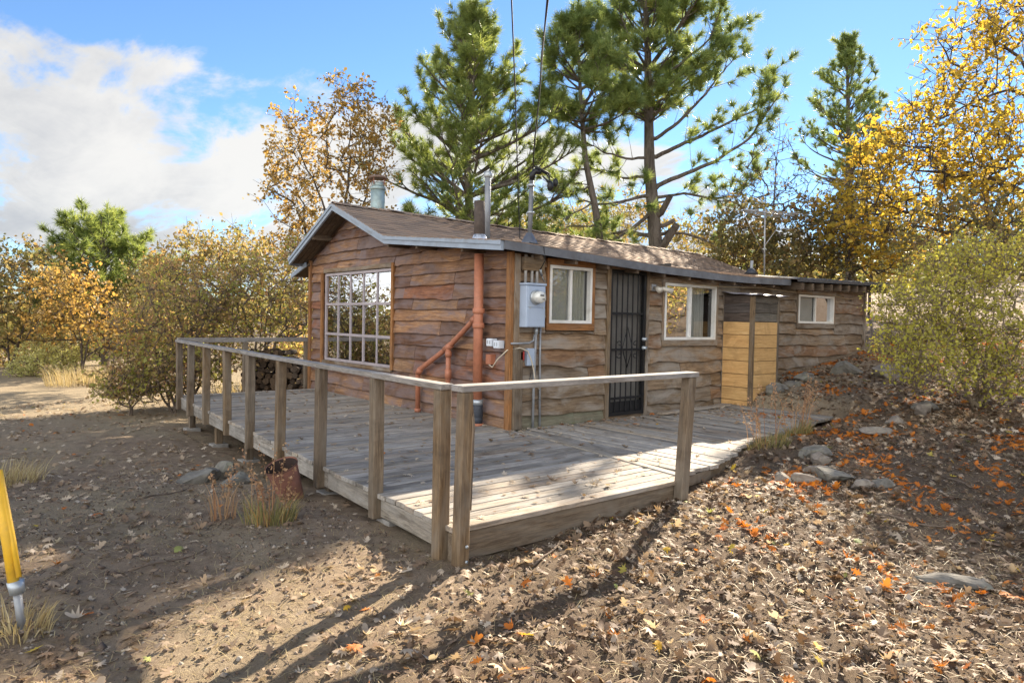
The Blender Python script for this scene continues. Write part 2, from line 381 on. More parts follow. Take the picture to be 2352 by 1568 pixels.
for fr, am in ((2.3, 0.016), (4.9, 0.01), (9.7, 0.006)):
    ph = rng.uniform(0, 6.3, 4); nn += am * (np.sin(fr * GX + ph[0] + 1.3 * np.sin(fr * 0.6 * GY + ph[1])) * np.sin(fr * 0.9 * GY + ph[2] + np.sin(fr * 0.7 * GX + ph[3])))
GZ = GZ + near * nn
def gsurf(x, y):
    """height of the built ground sheet"""
    x = np.asarray(x, float); y = np.asarray(y, float)
    i = np.clip(np.searchsorted(gx, x) - 1, 0, len(gx) - 2); j = np.clip(np.searchsorted(gy, y) - 1, 0, len(gy) - 2)
    u = (x - gx[i]) / (gx[i + 1] - gx[i]); v = (y - gy[j]) / (gy[j + 1] - gy[j])
    return GZ[j, i] * (1 - u) * (1 - v) + GZ[j, i + 1] * u * (1 - v) + GZ[j + 1, i] * (1 - u) * v + GZ[j + 1, i + 1] * u * v
nx, ny = len(gx), len(gy)
gi = np.arange(nx * ny).reshape(ny, nx)
gf = np.stack([gi[:-1, :-1], gi[:-1, 1:], gi[1:, 1:], gi[1:, :-1]], -1).reshape(-1, 4)
def ground_mat():
    k = NB('dry_earth'); v = k.coord('Object', (1, 1, 1), False)
    a = k.noise(v, 0.55, 5, 0.6, 0.4); b = k.noise(v, 7, 8, 0.72, 0.3); c = k.noise(v, 45, 5, 0.75)
    base = k.ramp(b, [(0.3, (0.165, 0.118, 0.078)), (0.5, (0.3, 0.222, 0.15)), (0.7, (0.4, 0.31, 0.22))])
    straw = k.ramp(c, [(0.35, (0.22, 0.175, 0.11)), (0.65, (0.46, 0.38, 0.25))])
    col = k.mix(k.maprange(a, 0.45, 0.62, 0.0, 0.75), base, straw)
    sp = k.n('ShaderNodeSeparateXYZ'); k.l(v, sp.inputs[0])
    far = k.maprange(sp.outputs[1], 3.5, 9.0, 0.0, 0.75); col = k.mix(far, col, straw)
    vo = k.n('ShaderNodeTexVoronoi'); k.l(v, vo.inputs['Vector']); vo.inputs['Scale'].default_value = 9.0
    lf = k.ramp(vo.outputs['Color'], [(0.2, (0.09, 0.05, 0.03)), (0.5, (0.36, 0.26, 0.16)), (0.8, (0.5, 0.4, 0.28))])
    inx = k.maprange(sp.outputs[0], 1.5, 5.0, 0.0, 0.55); msk = k.n('ShaderNodeMath', operation='LESS_THAN'); k.l(vo.outputs['Distance'], msk.inputs[0]); msk.inputs[1].default_value = 0.45
    mm = k.n('ShaderNodeMath', operation='MULTIPLY'); k.l(msk.outputs[0], mm.inputs[0]); k.l(inx, mm.inputs[1]); col = k.mix(mm.outputs[0], col, lf)
    # dark leaf mould under the litter on the slope
    ln = k.n('ShaderNodeMath', operation='MULTIPLY_ADD'); k.l(sp.outputs[1], ln.inputs[0]); ln.inputs[1].default_value = -2.0; ln.inputs[2].default_value = -3.0
    l2 = k.n('ShaderNodeMath', operation='ADD'); k.l(sp.outputs[0], l2.inputs[0]); k.l(ln.outputs[0], l2.inputs[1]); l3 = k.n('ShaderNodeMath', operation='MULTIPLY_ADD'); k.l(a, l3.inputs[0]); l3.inputs[1].default_value = 6.0; k.l(l2.outputs[0], l3.inputs[2])
    mould = k.ramp(c, [(0.3, (0.075, 0.05, 0.032)), (0.7, (0.2, 0.145, 0.095))]); south = k.maprange(sp.outputs[1], -1.5, -2.6, 0.0, 1.0); mm2 = k.n('ShaderNodeMath', operation='MULTIPLY'); k.l(south, mm2.inputs[0]); k.l(k.maprange(l3.outputs[0], 2.6, 4.6, 0.0, 0.92), mm2.inputs[1]); col = k.mix(mm2.outputs[0], col, mould)
    peb = k.n('ShaderNodeTexVoronoi'); k.l(v, peb.inputs['Vector']); peb.inputs['Scale'].default_value = 38.0
    col = k.mix(k.maprange(peb.outputs['Distance'], 0.08, 0.2, 0.5, 0.0), col, (0.3, 0.25, 0.2))
    h = k.mix(0.5, b, c); gr = k.noise(v, 160, 4, 0.8); col = k.mix(k.maprange(gr, 0.35, 0.65, 0.0, 0.55), k.mix(0.25, col, (0.05, 0.038, 0.028)), col)
    h = k.mix(0.35, h, gr); k.bump(h, 1.0, 0.035)
    return k.done(col, 0.95, 0, 0.15)
gnd = fobj('ground', np.stack([GX, GY, GZ], -1).reshape(-1, 3), gf, ground_mat(), smooth=True); tag(gnd, kind='structure')

# ------------------------------------------------------------------ the cabin
H = thing('cabin', (0, 0, 0), 'low wooden cabin with live edge siding and brown shingle roof', 'cabin')
HW, HL = 6.04, 9.82
EX = [-0.4, -0.36, 0.98, 2.63, 4.2, 4.95, 10.2]; EZ = [2.315, 2.315, 2.262, 2.195, 2.165, 2.165, 2.275]
RIDGE = (4.35, 3.286); KNEE = (2.55, 2.592); LEFT = (6.2, 2.45); EAVE_Y = -0.26; X0, X1 = -0.37, 10.1
def roofz(x, y):
    ze = float(np.interp(x, EX, EZ)); rz = RIDGE[1] - 0.008 * x
    kz = KNEE[1] - 0.004 * x
    return float(np.interp(y, [EAVE_Y, KNEE[0], RIDGE[0], LEFT[0]], [ze, kz, rz, LEFT[1]]))
def wall_top(y): return roofz(0.0, y) - 0.11
# wall backings with openings
GW = (2.955, 5.436, 0.575, 2.159)                     # gable window y0 y1 z0 z1
SW = [(0.586, 1.376, 1.346, 2.103), (2.975, 4.314, 1.116, 1.988), (7.003, 8.416, 1.42, 1.965)]
DR = (1.747, 2.571, 0.03, 2.12)
V = []; F = []
def quad(*p):
    b = len(V); V.extend(p); F.append((b, b + 1, b + 2, b + 3))
ys = [0.02, 2.55, GW[0], 4.35, GW[1], HW]
for a, b in zip(ys[:-1], ys[1:]):
    ta, tb = wall_top(a), wall_top(b)
    if a >= GW[0] and b <= GW[1]:
        quad((0.02, a, -0.5), (0.02, b, -0.5), (0.02, b, GW[2]), (0.02, a, GW[2])); quad((0.02, a, GW[3]), (0.02, b, GW[3]), (0.02, b, tb), (0.02, a, ta))
    else: quad((0.02, a, -0.5), (0.02, b, -0.5), (0.02, b, tb), (0.02, a, ta))
BACK = wd(SID, 'side_wood', 'X')
gable = obj('gable_wall', V, F, BACK, H)
V = []; F = []
ops = sorted([(o[0], o[1], o[2], o[3]) for o in SW] + [DR]); xs = sorted({0.02, HL} | {q for o in ops for q in o[:2]})
for a, b in zip(xs[:-1], xs[1:]):
    ta, tb = roofz(a, 0) - 0.1, roofz(b, 0) - 0.1
    hit = [o for o in ops if o[0] <= a + 1e-6 and o[1] >= b - 1e-6]
    if hit:
        o = hit[0]; quad((a, 0.02, -0.5), (b, 0.02, -0.5), (b, 0.02, o[2]), (a, 0.02, o[2])); quad((a, 0.02, o[3]), (b, 0.02, o[3]), (b, 0.02, tb), (a, 0.02, ta))
    else: quad((a, 0.02, -0.5), (b, 0.02, -0.5), (b, 0.02, tb), (a, 0.02, ta))
sidew = obj('side_wall', V, F, BACK, H)
V = []; F = []
quad((0.02, HW, -0.6), (HL, HW, -0.6), (HL, HW, 2.4), (0.02, HW, 2.4))
for a, b in ((0.02, 2.55), (2.55, 4.35), (4.35, HW)):
    quad((HL, a, -0.5), (HL, b, -0.5), (HL, b, roofz(HL, b) - 0.1), (HL, a, roofz(HL, a) - 0.1))
obj('rear_wall', V, F, BACK, H)
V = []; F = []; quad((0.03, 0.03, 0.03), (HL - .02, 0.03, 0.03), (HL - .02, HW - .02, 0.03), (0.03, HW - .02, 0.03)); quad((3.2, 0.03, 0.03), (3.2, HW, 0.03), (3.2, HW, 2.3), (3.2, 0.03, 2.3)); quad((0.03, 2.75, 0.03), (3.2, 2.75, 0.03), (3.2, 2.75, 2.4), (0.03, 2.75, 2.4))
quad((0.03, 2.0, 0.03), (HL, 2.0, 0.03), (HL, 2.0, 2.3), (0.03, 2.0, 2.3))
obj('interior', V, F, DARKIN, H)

def siding(parent, a0, a1, z0, courses, opens, top, P, mats, lip=0.03, seed=1, joint=(1.6, 3.4), amp=0.018):
    """live-edge boards; P(a, z, out) maps to world"""
    rg = np.random.default_rng(seed)
    z = z0
    for ci, h in enumerate(courses):
        zb, zt = z, z + h + 0.035; z += h
        ph = rg.uniform(0, 6.28, 5); fr = [rg.uniform(2.0, 3.2), rg.uniform(4.5, 7.5), rg.uniform(10, 16)]
        bumps = [(rg.uniform(a0, a1), rg.uniform(0.04, 0.16), rg.uniform(-1.2, 2.2)) for _ in range(int((a1 - a0) * 1.1) + 1)]
        def wave(a):
            w = amp * (0.7 * math.sin(fr[0] * a + ph[0]) + 0.5 * math.sin(fr[1] * a + ph[1]) + 0.22 * math.sin(fr[2] * a + ph[2]))
            for c, s_, m_ in bumps: w -= amp * m_ * math.exp(-((a - c) / s_) ** 2)
            return w
        cuts = {a0, a1}; a = a0 + rg.uniform(0.5, joint[1])
        while a < a1 - 0.35: cuts.add(a); a += rg.uniform(*joint)
        act = [o for o in opens if o[2] < zt - 0.02 and o[3] > zb + 0.01]
        for o in act: cuts |= {min(max(o[0], a0), a1), min(max(o[1], a0), a1)}
        cuts = sorted(cuts)
        for s0, s1 in zip(cuts[:-1], cuts[1:]):
            if s1 - s0 < 0.03: continue
            mid = (s0 + s1) / 2; spans = [(zb, zt)]
            for o in act:
                if o[0] < mid < o[1]:
                    ns = []
                    for p, q in spans:
                        if o[2] > p + 0.03: ns.append((p, min(q, o[2])))
                        if o[3] < q - 0.03: ns.append((max(p, o[3]), q))
                    spans = ns
            for p, q in spans:
                n = max(2, int((s1 - s0) / 0.09)); n = min(n, 26)
                dy = rg.uniform(-0.004, 0.004); gap = 0.003; ph2 = rg.uniform(-0.006, 0.006)
                rows = []; ok = False
                for i in range(n + 1):
                    aa = s0 + gap + (s1 - s0 - 2 * gap) * i / n; t_ = min(q, top(aa)); b_ = p + (wave(aa) + ph2 if abs(p - zb) < 1e-6 else 0.0)
                    b_ = min(b_, t_)
                    if t_ - b_ > 0.02: ok = True
                    bul = 0.004 * math.sin(3 * aa + ph[3])
                    rows.append([(aa, t_, 0.008 + dy), (aa, (t_ * 0.35 + b_ * 0.65), lip * 0.85 + dy + bul), (aa, b_ + min(0.008, (t_ - b_) * .5), lip + dy + bul), (aa, b_, lip - 0.008 + dy + bul), (aa, b_ + 0.004, 0.0)])
                if not ok: continue
                vs = [P(*r) for row in rows for r in row]; fs = []
                for i in range(n):
                    for j in range(4): b0 = i * 5 + j; fs.append((b0, b0 + 1, b0 + 6, b0 + 5))
                fs.append((0, 4, 3, 2, 1)); e = n * 5; fs.append((e, e + 1, e + 2, e + 3, e + 4))
                o = obj('siding_board', vs, fs, mats(ci, p, q, mid), parent)
PG = lambda a, z, o: (0.018 - o, a, z)
PS = lambda a, z, o: (a, 0.018 - o, z)
gopen = [(GW[0] - 0.075, GW[1] + 0.05, GW[2] - 0.03, GW[3] + 0.07)]
rr = np.random.default_rng(3)
gm = wd(GAB, 'gable_wood', 'Y')
siding(gable, 0.03, HW - 0.03, -0.03, list(np.random.default_rng(8).uniform(0.15, 0.225, 19)), gopen, lambda y: roofz(0.0, y) - 0.1, PG, lambda c, p, q, m: gm, lip=0.056, seed=5, joint=(0.7, 2.6), amp=0.0095)
sopen = [(o[0] - 0.05, o[1] + 0.07, o[2] - 0.1, o[3] + 0.09) for o in SW] + [(DR[0] - 0.05, DR[1] + 0.03, -1, DR[3] + 0.03)]
MOSS = wood('mossy_wood', 'X', (0.06, 0.05, 0.033), (0.18, 0.15, 0.1), (0.29, 0.26, 0.18), weather=(0.21, 0.215, 0.145), wamt=0.8, tints=[(1, 1, 1), (0.9, 0.95, 0.85)], bumpy=1.0)
sm = wd(SID, 'side_wood', 'X')
siding(sidew, 0.05, HL, -0.06, [0.2] + [0.213] * 12, sopen, lambda x: roofz(x, 0) - 0.1, PS, lambda c, p, q, m: MOSS if c == 0 and m < 3.2 else sm, lip=0.06, seed=21, amp=0.015)

# corner and trim boards
TZ = wd(TRM, 'trim_wood', 'Z'); TY = wd(TRM, 'trim_wood', 'Y'); TX = wd(TRM, 'trim_wood', 'X')
RZ = wd(RAI, 'rail_wood', 'Z')
box('corner_trim', -0.066, -0.018, -0.05, 0.055, -0.03, roofz(0, 0) - 0.1, TZ, H)
box('corner_trim', -0.02, 0.12, -0.085, -0.022, 0.0, 1.02, RZ, H)
box('corner_trim', -0.017, 0.07, -0.068, -0.019, 1.03, roofz(0, 0) - 0.12, wd(SID, 'side_wood', 'Z'), H)
box('corner_trim', -0.07, -0.02, HW - 0.05, HW + 0.03, -0.05, wall_top(HW) + 0.02, TZ, H)
box('corner_trim', -0.062, -0.018, GW[1] + 0.035, GW[1] + 0.1, 0.3, GW[3] + 0.02, TZ, H)
box('window_trim', -0.064, -0.012, GW[0] - 0.08, GW[0] - 0.02, GW[2] - 0.03, GW[3] + 0.08, TZ, H)
box('window_trim', -0.038, -0.01, GW[0] - 0.02, GW[1] + 0.03, GW[3] + 0.012, GW[3] + 0.09, wd(SID, 'side_wood', 'Y'), H)
box('window_trim', -0.05, -0.01, GW[0] - 0.02, GW[1] + 0.06, GW[2] - 0.06, GW[2] - 0.005, wd(SID, 'side_wood', 'Y'), H)
box('corner_trim', HL - 0.04, HL + 0.03, -0.07, -0.02, 0.3, 2.14, wd(SID, 'side_wood', 'Z'), H)

# gable window: frame, bars, fifteen panes, curtain
win = thing_ = None
def window_frame(parent, name, a0, a1, z0, z1, P, t, dep, mat):
    g = []
    def bar(b0, b1, c0, c1, d0=0.0, d1=dep):
        g.append(([P(b0, c0, d0), P(b1, c0, d0), P(b1, c0, d1), P(b0, c0, d1), P(b0, c1, d0), P(b1, c1, d0), P(b1, c1, d1), P(b0, c1, d1)],
                  [(3, 2, 1, 0), (4, 5, 6, 7), (0, 1, 5, 4), (1, 2, 6, 5), (2, 3, 7, 6), (3, 0, 4, 7)]))
    bar(a0, a0 + t, z0, z1); bar(a1 - t, a1, z0, z1); bar(a0 + t, a1 - t, z0, z0 + t); bar(a0 + t, a1 - t, z1 - t, z1)
    v, f = join_geo(*g); return obj(name, v, f, mat, parent), bar
def bar_obj(name, P, b0, b1, c0, c1, d0, d1, mat, parent):
    bm = bmesh.new(); add_hull_box(bm, [P(b0, c0, d0), P(b1, c0, d0), P(b1, c0, d1), P(b0, c0, d1), P(b0, c1, d0), P(b1, c1, d0), P(b1, c1, d1), P(b0, c1, d1)], 0.002); return bmobj(name, bm, mat, parent)
w, _ = window_frame(H, 'window', GW[0], GW[1], GW[2], GW[3], PG, 0.045, 0.03, MAUVE)
tag(w, 'gable window divided into fifteen panes by mauve bars')
cs = np.linspace(GW[0] + 0.045, GW[1] - 0.045, 6); rs = np.array([GW[2] + 0.045, 1.06, 1.6, GW[3] - 0.045])
for c in cs[1:-1]: bar_obj('glazing_bar', PG, c - 0.017, c + 0.017, GW[2] + 0.045, GW[3] - 0.045, 0.0, 0.026, MAUVE, w)
for r_ in rs[1:-1]: bar_obj('glazing_bar', PG, GW[0] + 0.045, GW[1] - 0.045, r_ - 0.022, r_ + 0.022, -0.002, 0.03, MAUVE, w)
for i in range(5):
    for j in range(3):
        tl = rr.normal(0, 0.0015, 2)
        y0, y1, z0, z1 = cs[i] + .012, cs[i + 1] - .012, rs[j] + .012, rs[j + 1] - .012
        obj('pane', [(0.008 + tl[0], y0, z0), (0.008 - tl[0], y1, z0), (0.008 - tl[0] + tl[1], y1, z1), (0.008 + tl[0] + tl[1], y0, z1)], [(0, 3, 2, 1)], GLASS, w)
def curtain(name, P, a0, a1, z0, z1, depth, mat, parent, n=40, amp=0.02, waves=7):
    vs = []; fs = []
    for i in range(n + 1):
        a = a0 + (a1 - a0) * i / n
        for z in (z0, z1):
            off = depth + amp * math.sin(waves * 6.28 * i / n) + 0.4 * amp * math.sin(2.3 * waves * i / n * 6.28 + 1); vs.append(P(a, z, -off))
    for i in range(n): fs.append((2 * i, 2 * i + 2, 2 * i + 3, 2 * i + 1))
    return obj(name, vs, fs, mat, parent, True)
curtain('curtain', PG, GW[1] - 0.42, GW[1] - 0.18, GW[2], GW[3], 0.07, CURTAIN, w, 24, 0.02, 3)

def slider(a0, a1, z0, z1, kind, label):
    w, _ = window_frame(H, 'window', a0, a1, z0, z1, PS, 0.04, 0.07, WHITE); tag(w, label)
    mid = (a0 + a1) / 2 + (0.02 if kind != 'c' else 0)
    bar_obj('meeting_rail', PS, mid - 0.022, mid + 0.022, z0 + 0.04, z1 - 0.04, 0.0, 0.04, WHITE, w)
    for (p, q), scr in (((a0 + 0.04, mid - 0.022), kind in 'ac'), ((mid + 0.022, a1 - 0.04), kind == 'b')):
        obj('pane', [PS(p, z0 + .04, 0.006), PS(q, z0 + .04, 0.006), PS(q, z1 - .04, 0.006), PS(p, z1 - .04, 0.006)], [(0, 1, 2, 3)], GLASS2 if scr or kind == 'a' else GLASS, w)
        if scr and kind != 'b': obj('insect_screen', [PS(p, z0 + .04, -0.02), PS(q, z0 + .04, -0.02), PS(q, z1 - .04, -0.02), PS(p, z1 - .04, -0.02)], [(0, 1, 2, 3)], SCREEN, w)
    if kind == 'a': curtain('curtain', PS, mid - 0.05, a1 - 0.04, z0, z1, 0.055, LACE, w, 50, 0.018, 6)
    if kind == 'b':
        curtain('curtain', PS, mid + 0.18, a1 - 0.1, z0, z1, 0.12, CURTAIN, w, 40, 0.025, 5)
        obj('insect_screen', [PS(mid, z0 + .03, -0.25), PS(a1, z0 + .03, -0.25), PS(a1, z1 - .03, -0.25), PS(mid, z1 - .03, -0.25)], [(0, 1, 2, 3)], SCREEN, w)
    for nm, b0, b1, c0, c1 in (('window_trim', a0 - 0.045, a1 + 0.065, z0 - 0.095, z0 - 0.004), ('window_trim', a0 - 0.045, a1 + 0.065, z1 + 0.004, z1 + 0.085)):
        bar_obj(nm, PS, b0, b1, c0, c1, 0.0, 0.066, wd(TRM if kind == 'a' else SID, 'trim_wood' if kind == 'a' else 'side_wood', 'X'), w)
    for b0, b1 in ((a0 - 0.045, a0 - 0.003), (a1 + 0.003, a1 + 0.065)):
        bar_obj('window_trim', PS, b0, b1, z0 - 0.002, z1 + 0.002, 0.0, 0.064, wd(TRM if kind == 'a' else SID, 'trim_wood' if kind == 'a' else 'side_wood', 'Z'), w)
slider(*SW[0], 'a', 'sliding window with lace curtain beside the meter box')
slider(*SW[1], 'b', 'sliding window with white curtain between door and closet')
slider(*SW[2], 'c', 'small sliding window near the far end of the wall')

# door
dx0, dx1, dz0, dz1 = DR
dcx = (dx0 + dx1) / 2
door, _ = window_frame(H, 'door', dx0 + 0.02, dx1 - 0.02, dz0, dz1, PS, 0.05, 0.05, BLACK); tag(door, 'black iron security door with scrollwork bars')
obj('door_panel', [PS(dx0, dz0, -0.05), PS(dx1, dz0, -0.05), PS(dx1, dz1, -0.05), PS(dx0, dz1, -0.05)], [(0, 1, 2, 3)], DOORIN, door)
def mesh_screen_mat():
    k = NB('door_mesh'); tr = k.n('ShaderNodeBsdfTransparent'); d = k.n('ShaderNodeBsdfDiffuse'); d.inputs[0].default_value = (0.012, 0.012, 0.013, 1)
    mx = k.n('ShaderNodeMixShader'); mx.inputs[0].default_value = 0.45; k.l(tr.outputs[0], mx.inputs[1]); k.l(d.outputs[0], mx.inputs[2]); k.l(mx.outputs[0], k.o.inputs[0]); return k.m
obj('insect_screen', [PS(dx0 + .07, dz0 + .05, 0.01), PS(dx1 - .07, dz0 + .05, 0.01), PS(dx1 - .07, dz1 - .05, 0.01), PS(dx0 + .07, dz1 - .05, 0.01)], [(0, 1, 2, 3)], mesh_screen_mat(), door)
for i in range(5):
    x = dx0 + 0.07 + (dx1 - dx0 - 0.14) * (i + 1) / 6; bar_obj('bar', PS, x - 0.008, x + 0.008, dz0 + 0.05, dz1 - 0.05, 0.022, 0.038, BLACK, door)
for z in (0.28, 0.98, 1.5): bar_obj('rail', PS, dx0 + 0.07, dx1 - 0.07, z - 0.016, z + 0.016, 0.018, 0.04, BLACK, door)
bar_obj('kick_plate', PS, dx0 + 0.07, dx1 - 0.07, dz0 + 0.05, dz0 + 0.2, 0.014, 0.02, BLACK, door)
dp = [PS(dcx, 0.72, 0.045), PS(dcx + 0.11, 1.0, 0.045), PS(dcx, 1.3, 0.045), PS(dcx - 0.11, 1.0, 0.045)]
tube('scrollwork', dp + [dp[0]], 0.008, BLACK, door, 6)
for sx in (-1, 1):
    for zz, s2 in ((1.06, 1), (0.9, -1)):
        pts = [PS(dcx + sx * (0.17 + (0.055 - 0.012 * t) * math.cos(t * 1.5 + 0.4)), zz + s2 * (0.05 - 0.011 * t) * math.sin(t * 1.5 + 0.4), 0.045) for t in np.linspace(0, 3.6, 16)]
        tube('scrollwork', pts, 0.007, BLACK, door, 6)
for zz in (1.0, 1.13): tube('door_knob', [PS(dx1 - 0.075, zz, 0.05), PS(dx1 - 0.075, zz, 0.075), PS(dx1 - 0.075, zz, 0.08), PS(dx1 - 0.075, zz, 0.115)], [0.028, 0.028, 0.018, 0.026], STEEL, door, 12)
bar_obj('door_trim', PS, dx0 - 0.06, dx0 + 0.015, -0.02, dz1 + 0.1, 0.0, 0.07, RZ, H)
bar_obj('door_trim', PS, dx1 - 0.015, dx1 + 0.04, -0.02, dz1 + 0.03, 0.0, 0.064, wd(SID, 'side_wood', 'Z'), H)
bar_obj('door_trim', PS, dx0 + 0.02, dx1 + 0.04, dz1 + 0.004, dz1 + 0.07, 0.0, 0.062, wd(SID, 'side_wood', 'X'), H)

# roof deck, soffit, fascias
roof_v = []; roof_f = []
xsn = np.linspace(X0, X1, 24); prof = [EAVE_Y, 1.1, KNEE[0], RIDGE[0], LEFT[0]]
for x in xsn:
    for y in prof: roof_v.append((x, y, roofz(x, y) - 0.012))
    for y in prof: roof_v.append((x, y, roofz(x, y) - 0.06))
nP = len(prof)
for i in range(len(xsn) - 1):
    for j in range(nP - 1):
        a = i * 2 * nP + j; b = a + 2 * nP; roof_f.append((a, b, b + 1, a + 1)); roof_f.append((a + nP, a + nP + 1, b + nP + 1, b + nP))
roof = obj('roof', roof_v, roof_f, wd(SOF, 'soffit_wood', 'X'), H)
def slope_beam(name, x, pts, w, h, drop, mat, parent):
    bm = bmesh.new()
    vs = []
    for (y, z) in pts: vs.append([bm.verts.new((x, y, z - drop)), bm.verts.new((x + w, y, z - drop)), bm.verts.new((x + w, y, z - drop - h)), bm.verts.new((x, y, z - drop - h))])
    for A, B in zip(vs[:-1], vs[1:]):
        for k in range(4): bm.faces.new((A[k], A[(k + 1) % 4], B[(k + 1) % 4], B[k]))
    bm.faces.new(vs[0]); bm.faces.new(vs[-1][::-1]); return bmobj(name, bm, mat, parent)
gp = lambda x: [(EAVE_Y, roofz(x, EAVE_Y)), (KNEE[0], roofz(x, KNEE[0])), (RIDGE[0], roofz(x, RIDGE[0])), (LEFT[0], LEFT[1])]
slope_beam('bargeboard', X0 - 0.035, gp(X0), 0.035, 0.115, 0.0, FASCIA, roof)
slope_beam('drip_edge', X0 - 0.052, gp(X0), 0.016, 0.055, -0.006, FASCIA, roof)
slope_beam('bargeboard', X1, gp(X1), 0.03, 0.1, 0.0, FASCIA2, roof)
for x in (X0 + 0.02, X0 + 0.14, X0 + 0.26): pass
bm = bmesh.new(); prev = None
for xa, xb in zip(np.linspace(X0, 6.25, 12)[:-1], np.linspace(X0, 6.25, 12)[1:]):
    za, zb = roofz(xa, EAVE_Y), roofz(xb, EAVE_Y)
    add_hull_box(bm, [(xa, EAVE_Y - 0.028, za - 0.1), (xb, EAVE_Y - 0.028, zb - 0.1), (xb, EAVE_Y, zb - 0.1), (xa, EAVE_Y, za - 0.1), (xa, EAVE_Y - 0.028, za + 0.004), (xb, EAVE_Y - 0.028, zb + 0.004), (xb, EAVE_Y, zb + 0.004), (xa, EAVE_Y, za + 0.004)])
bmesh.ops.remove_doubles(bm, verts=bm.verts[:], dist=0.001); bmobj('fascia', bm, FASCIA2, roof)
box('fascia', X0, 6.2, LEFT[0], LEFT[0] + 0.03, LEFT[1] - 0.12, LEFT[1], FASCIA2, roof)
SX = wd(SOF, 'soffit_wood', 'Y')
for i, x in enumerate(np.concatenate([np.arange(0.25, 6.2, 0.61), np.arange(6.45, 10.05, 0.36)])):
    z = roofz(x, -0.2); big = x > 6.2; w_ = 0.05 if not big else 0.075; hh = 0.1 if not big else 0.13
    bm = bmesh.new(); ya = EAVE_Y + 0.005 - (0.16 if big else 0); z2 = roofz(x, 0.4)
    add_hull_box(bm, [(x - w_ / 2, ya, z - 0.06 - hh), (x + w_ / 2, ya, z - 0.06 - hh), (x + w_ / 2, 0.3, z2 - 0.07 - hh), (x - w_ / 2, 0.3, z2 - 0.07 - hh), (x - w_ / 2, ya, z - 0.064), (x + w_ / 2, ya, z - 0.064), (x + w_ / 2, 0.3, z2 - 0.064), (x - w_ / 2, 0.3, z2 - 0.064)], 0.003)
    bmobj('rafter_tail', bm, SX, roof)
for y in (0.6, 1.7, 2.5, 3.5, 4.3, 5.2):       # lookouts below the gable overhang
    z = roofz(X0, y); bm = bmesh.new(); add_hull_box(bm, box8(X0 + 0.003, 0.02, y - 0.02, y + 0.02, z - 0.16, z - 0.066), 0.002); bmobj('lookout', bm, wd(SOF, 'soffit_wood', 'X'), roof)
for x in (X0 + 0.02, X0 + 0.13, X0 + 0.24):
    for (ya, yb) in ((EAVE_Y + .01, KNEE[0]), (KNEE[0], RIDGE[0]), (RIDGE[0], LEFT[0] - .01)):
        bm = bmesh.new(); za, zb = roofz(x, ya), roofz(x, yb)
        add_hull_box(bm, [(x, ya, za - 0.078), (x + 0.1, ya, za - 0.078), (x + 0.1, yb, zb - 0.078), (x, yb, zb - 0.078), (x, ya, za - 0.061), (x + 0.1, ya, za - 0.061), (x + 0.1, yb, zb - 0.061), (x, yb, zb - 0.061)])
        bmobj('soffit_board', bm, SX, roof)
# rolled roofing on the far end, lumpy edge
V = []; F = []
xx = np.linspace(6.2, 10.12, 60)
for i, x in enumerate(xx):
    bmp = 0.022 * abs(math.sin(i * 0.9)) + 0.008 * rr.normal()
    V += [(x, EAVE_Y - 0.17, roofz(x, EAVE_Y) - 0.035), (x, EAVE_Y - 0.175, roofz(x, EAVE_Y) + 0.012 + bmp), (x, 0.4, roofz(x, 0.4) + 0.012 + bmp * 0.5), (x, 0.45, roofz(x, 0.45) - 0.06)]
for i in range(59):
    for j in range(3): a = i * 4 + j; F.append((a, a + 4, a + 5, a + 1))
obj('roll_roofing', V, F, plain('roll_roofing', (0.07, 0.068, 0.07), 0.85, 0, 0.4, 20), roof)

# shingles: right-hand slope, the 300 largest on view as pieces of their own
def slope_courses():
    L = []
    pts = [(EAVE_Y - 0.03), KNEE[0], RIDGE[0] - 0.02]
    expo = 0.142; y = EAVE_Y - 0.03; k = 0
    while y < RIDGE[0] - 0.06:
        sl = 0.104 if y < KNEE[0] else 0.386
        ynext = y + expo / math.hypot(1, sl); L.append((y, sl, k)); y = ynext; k += 1
    return L
tabs = []
for (y, sl, k) in slope_courses():
    x = X0 - 0.055 - (0.15 if k % 2 else 0.0)
    while x < X1:
        w_ = 0.3 + rr.uniform(-0.012, 0.012); a, b = max(x, X0 - 0.055), min(x + w_ - 0.003, X1)
        if b - a > 0.05: tabs.append((a, b, y + rr.normal(0, 0.004), sl))
        x += w_
tabs.sort(key=lambda t: (t[0] + 5.5) ** 2 + (t[2] + 6.7) ** 2 * 0.35)
un = bpy.data.meshes.new('shingle')
uv = [(-.5, 0, 0), (.5, 0, 0), (.5, 1, 0), (-.5, 1, 0), (-.5, 0, 1), (.5, 0, 1), (.5, 1, 1), (-.5, 1, 1)]; uf = [(3, 2, 1, 0), (4, 5, 6, 7), (0, 1, 5, 4), (1, 2, 6, 5), (2, 3, 7, 6), (3, 0, 4, 7)]
un.from_pydata(uv, [], uf); un.materials.append(SHINGLE)
SV = []; SF = []; SA = []
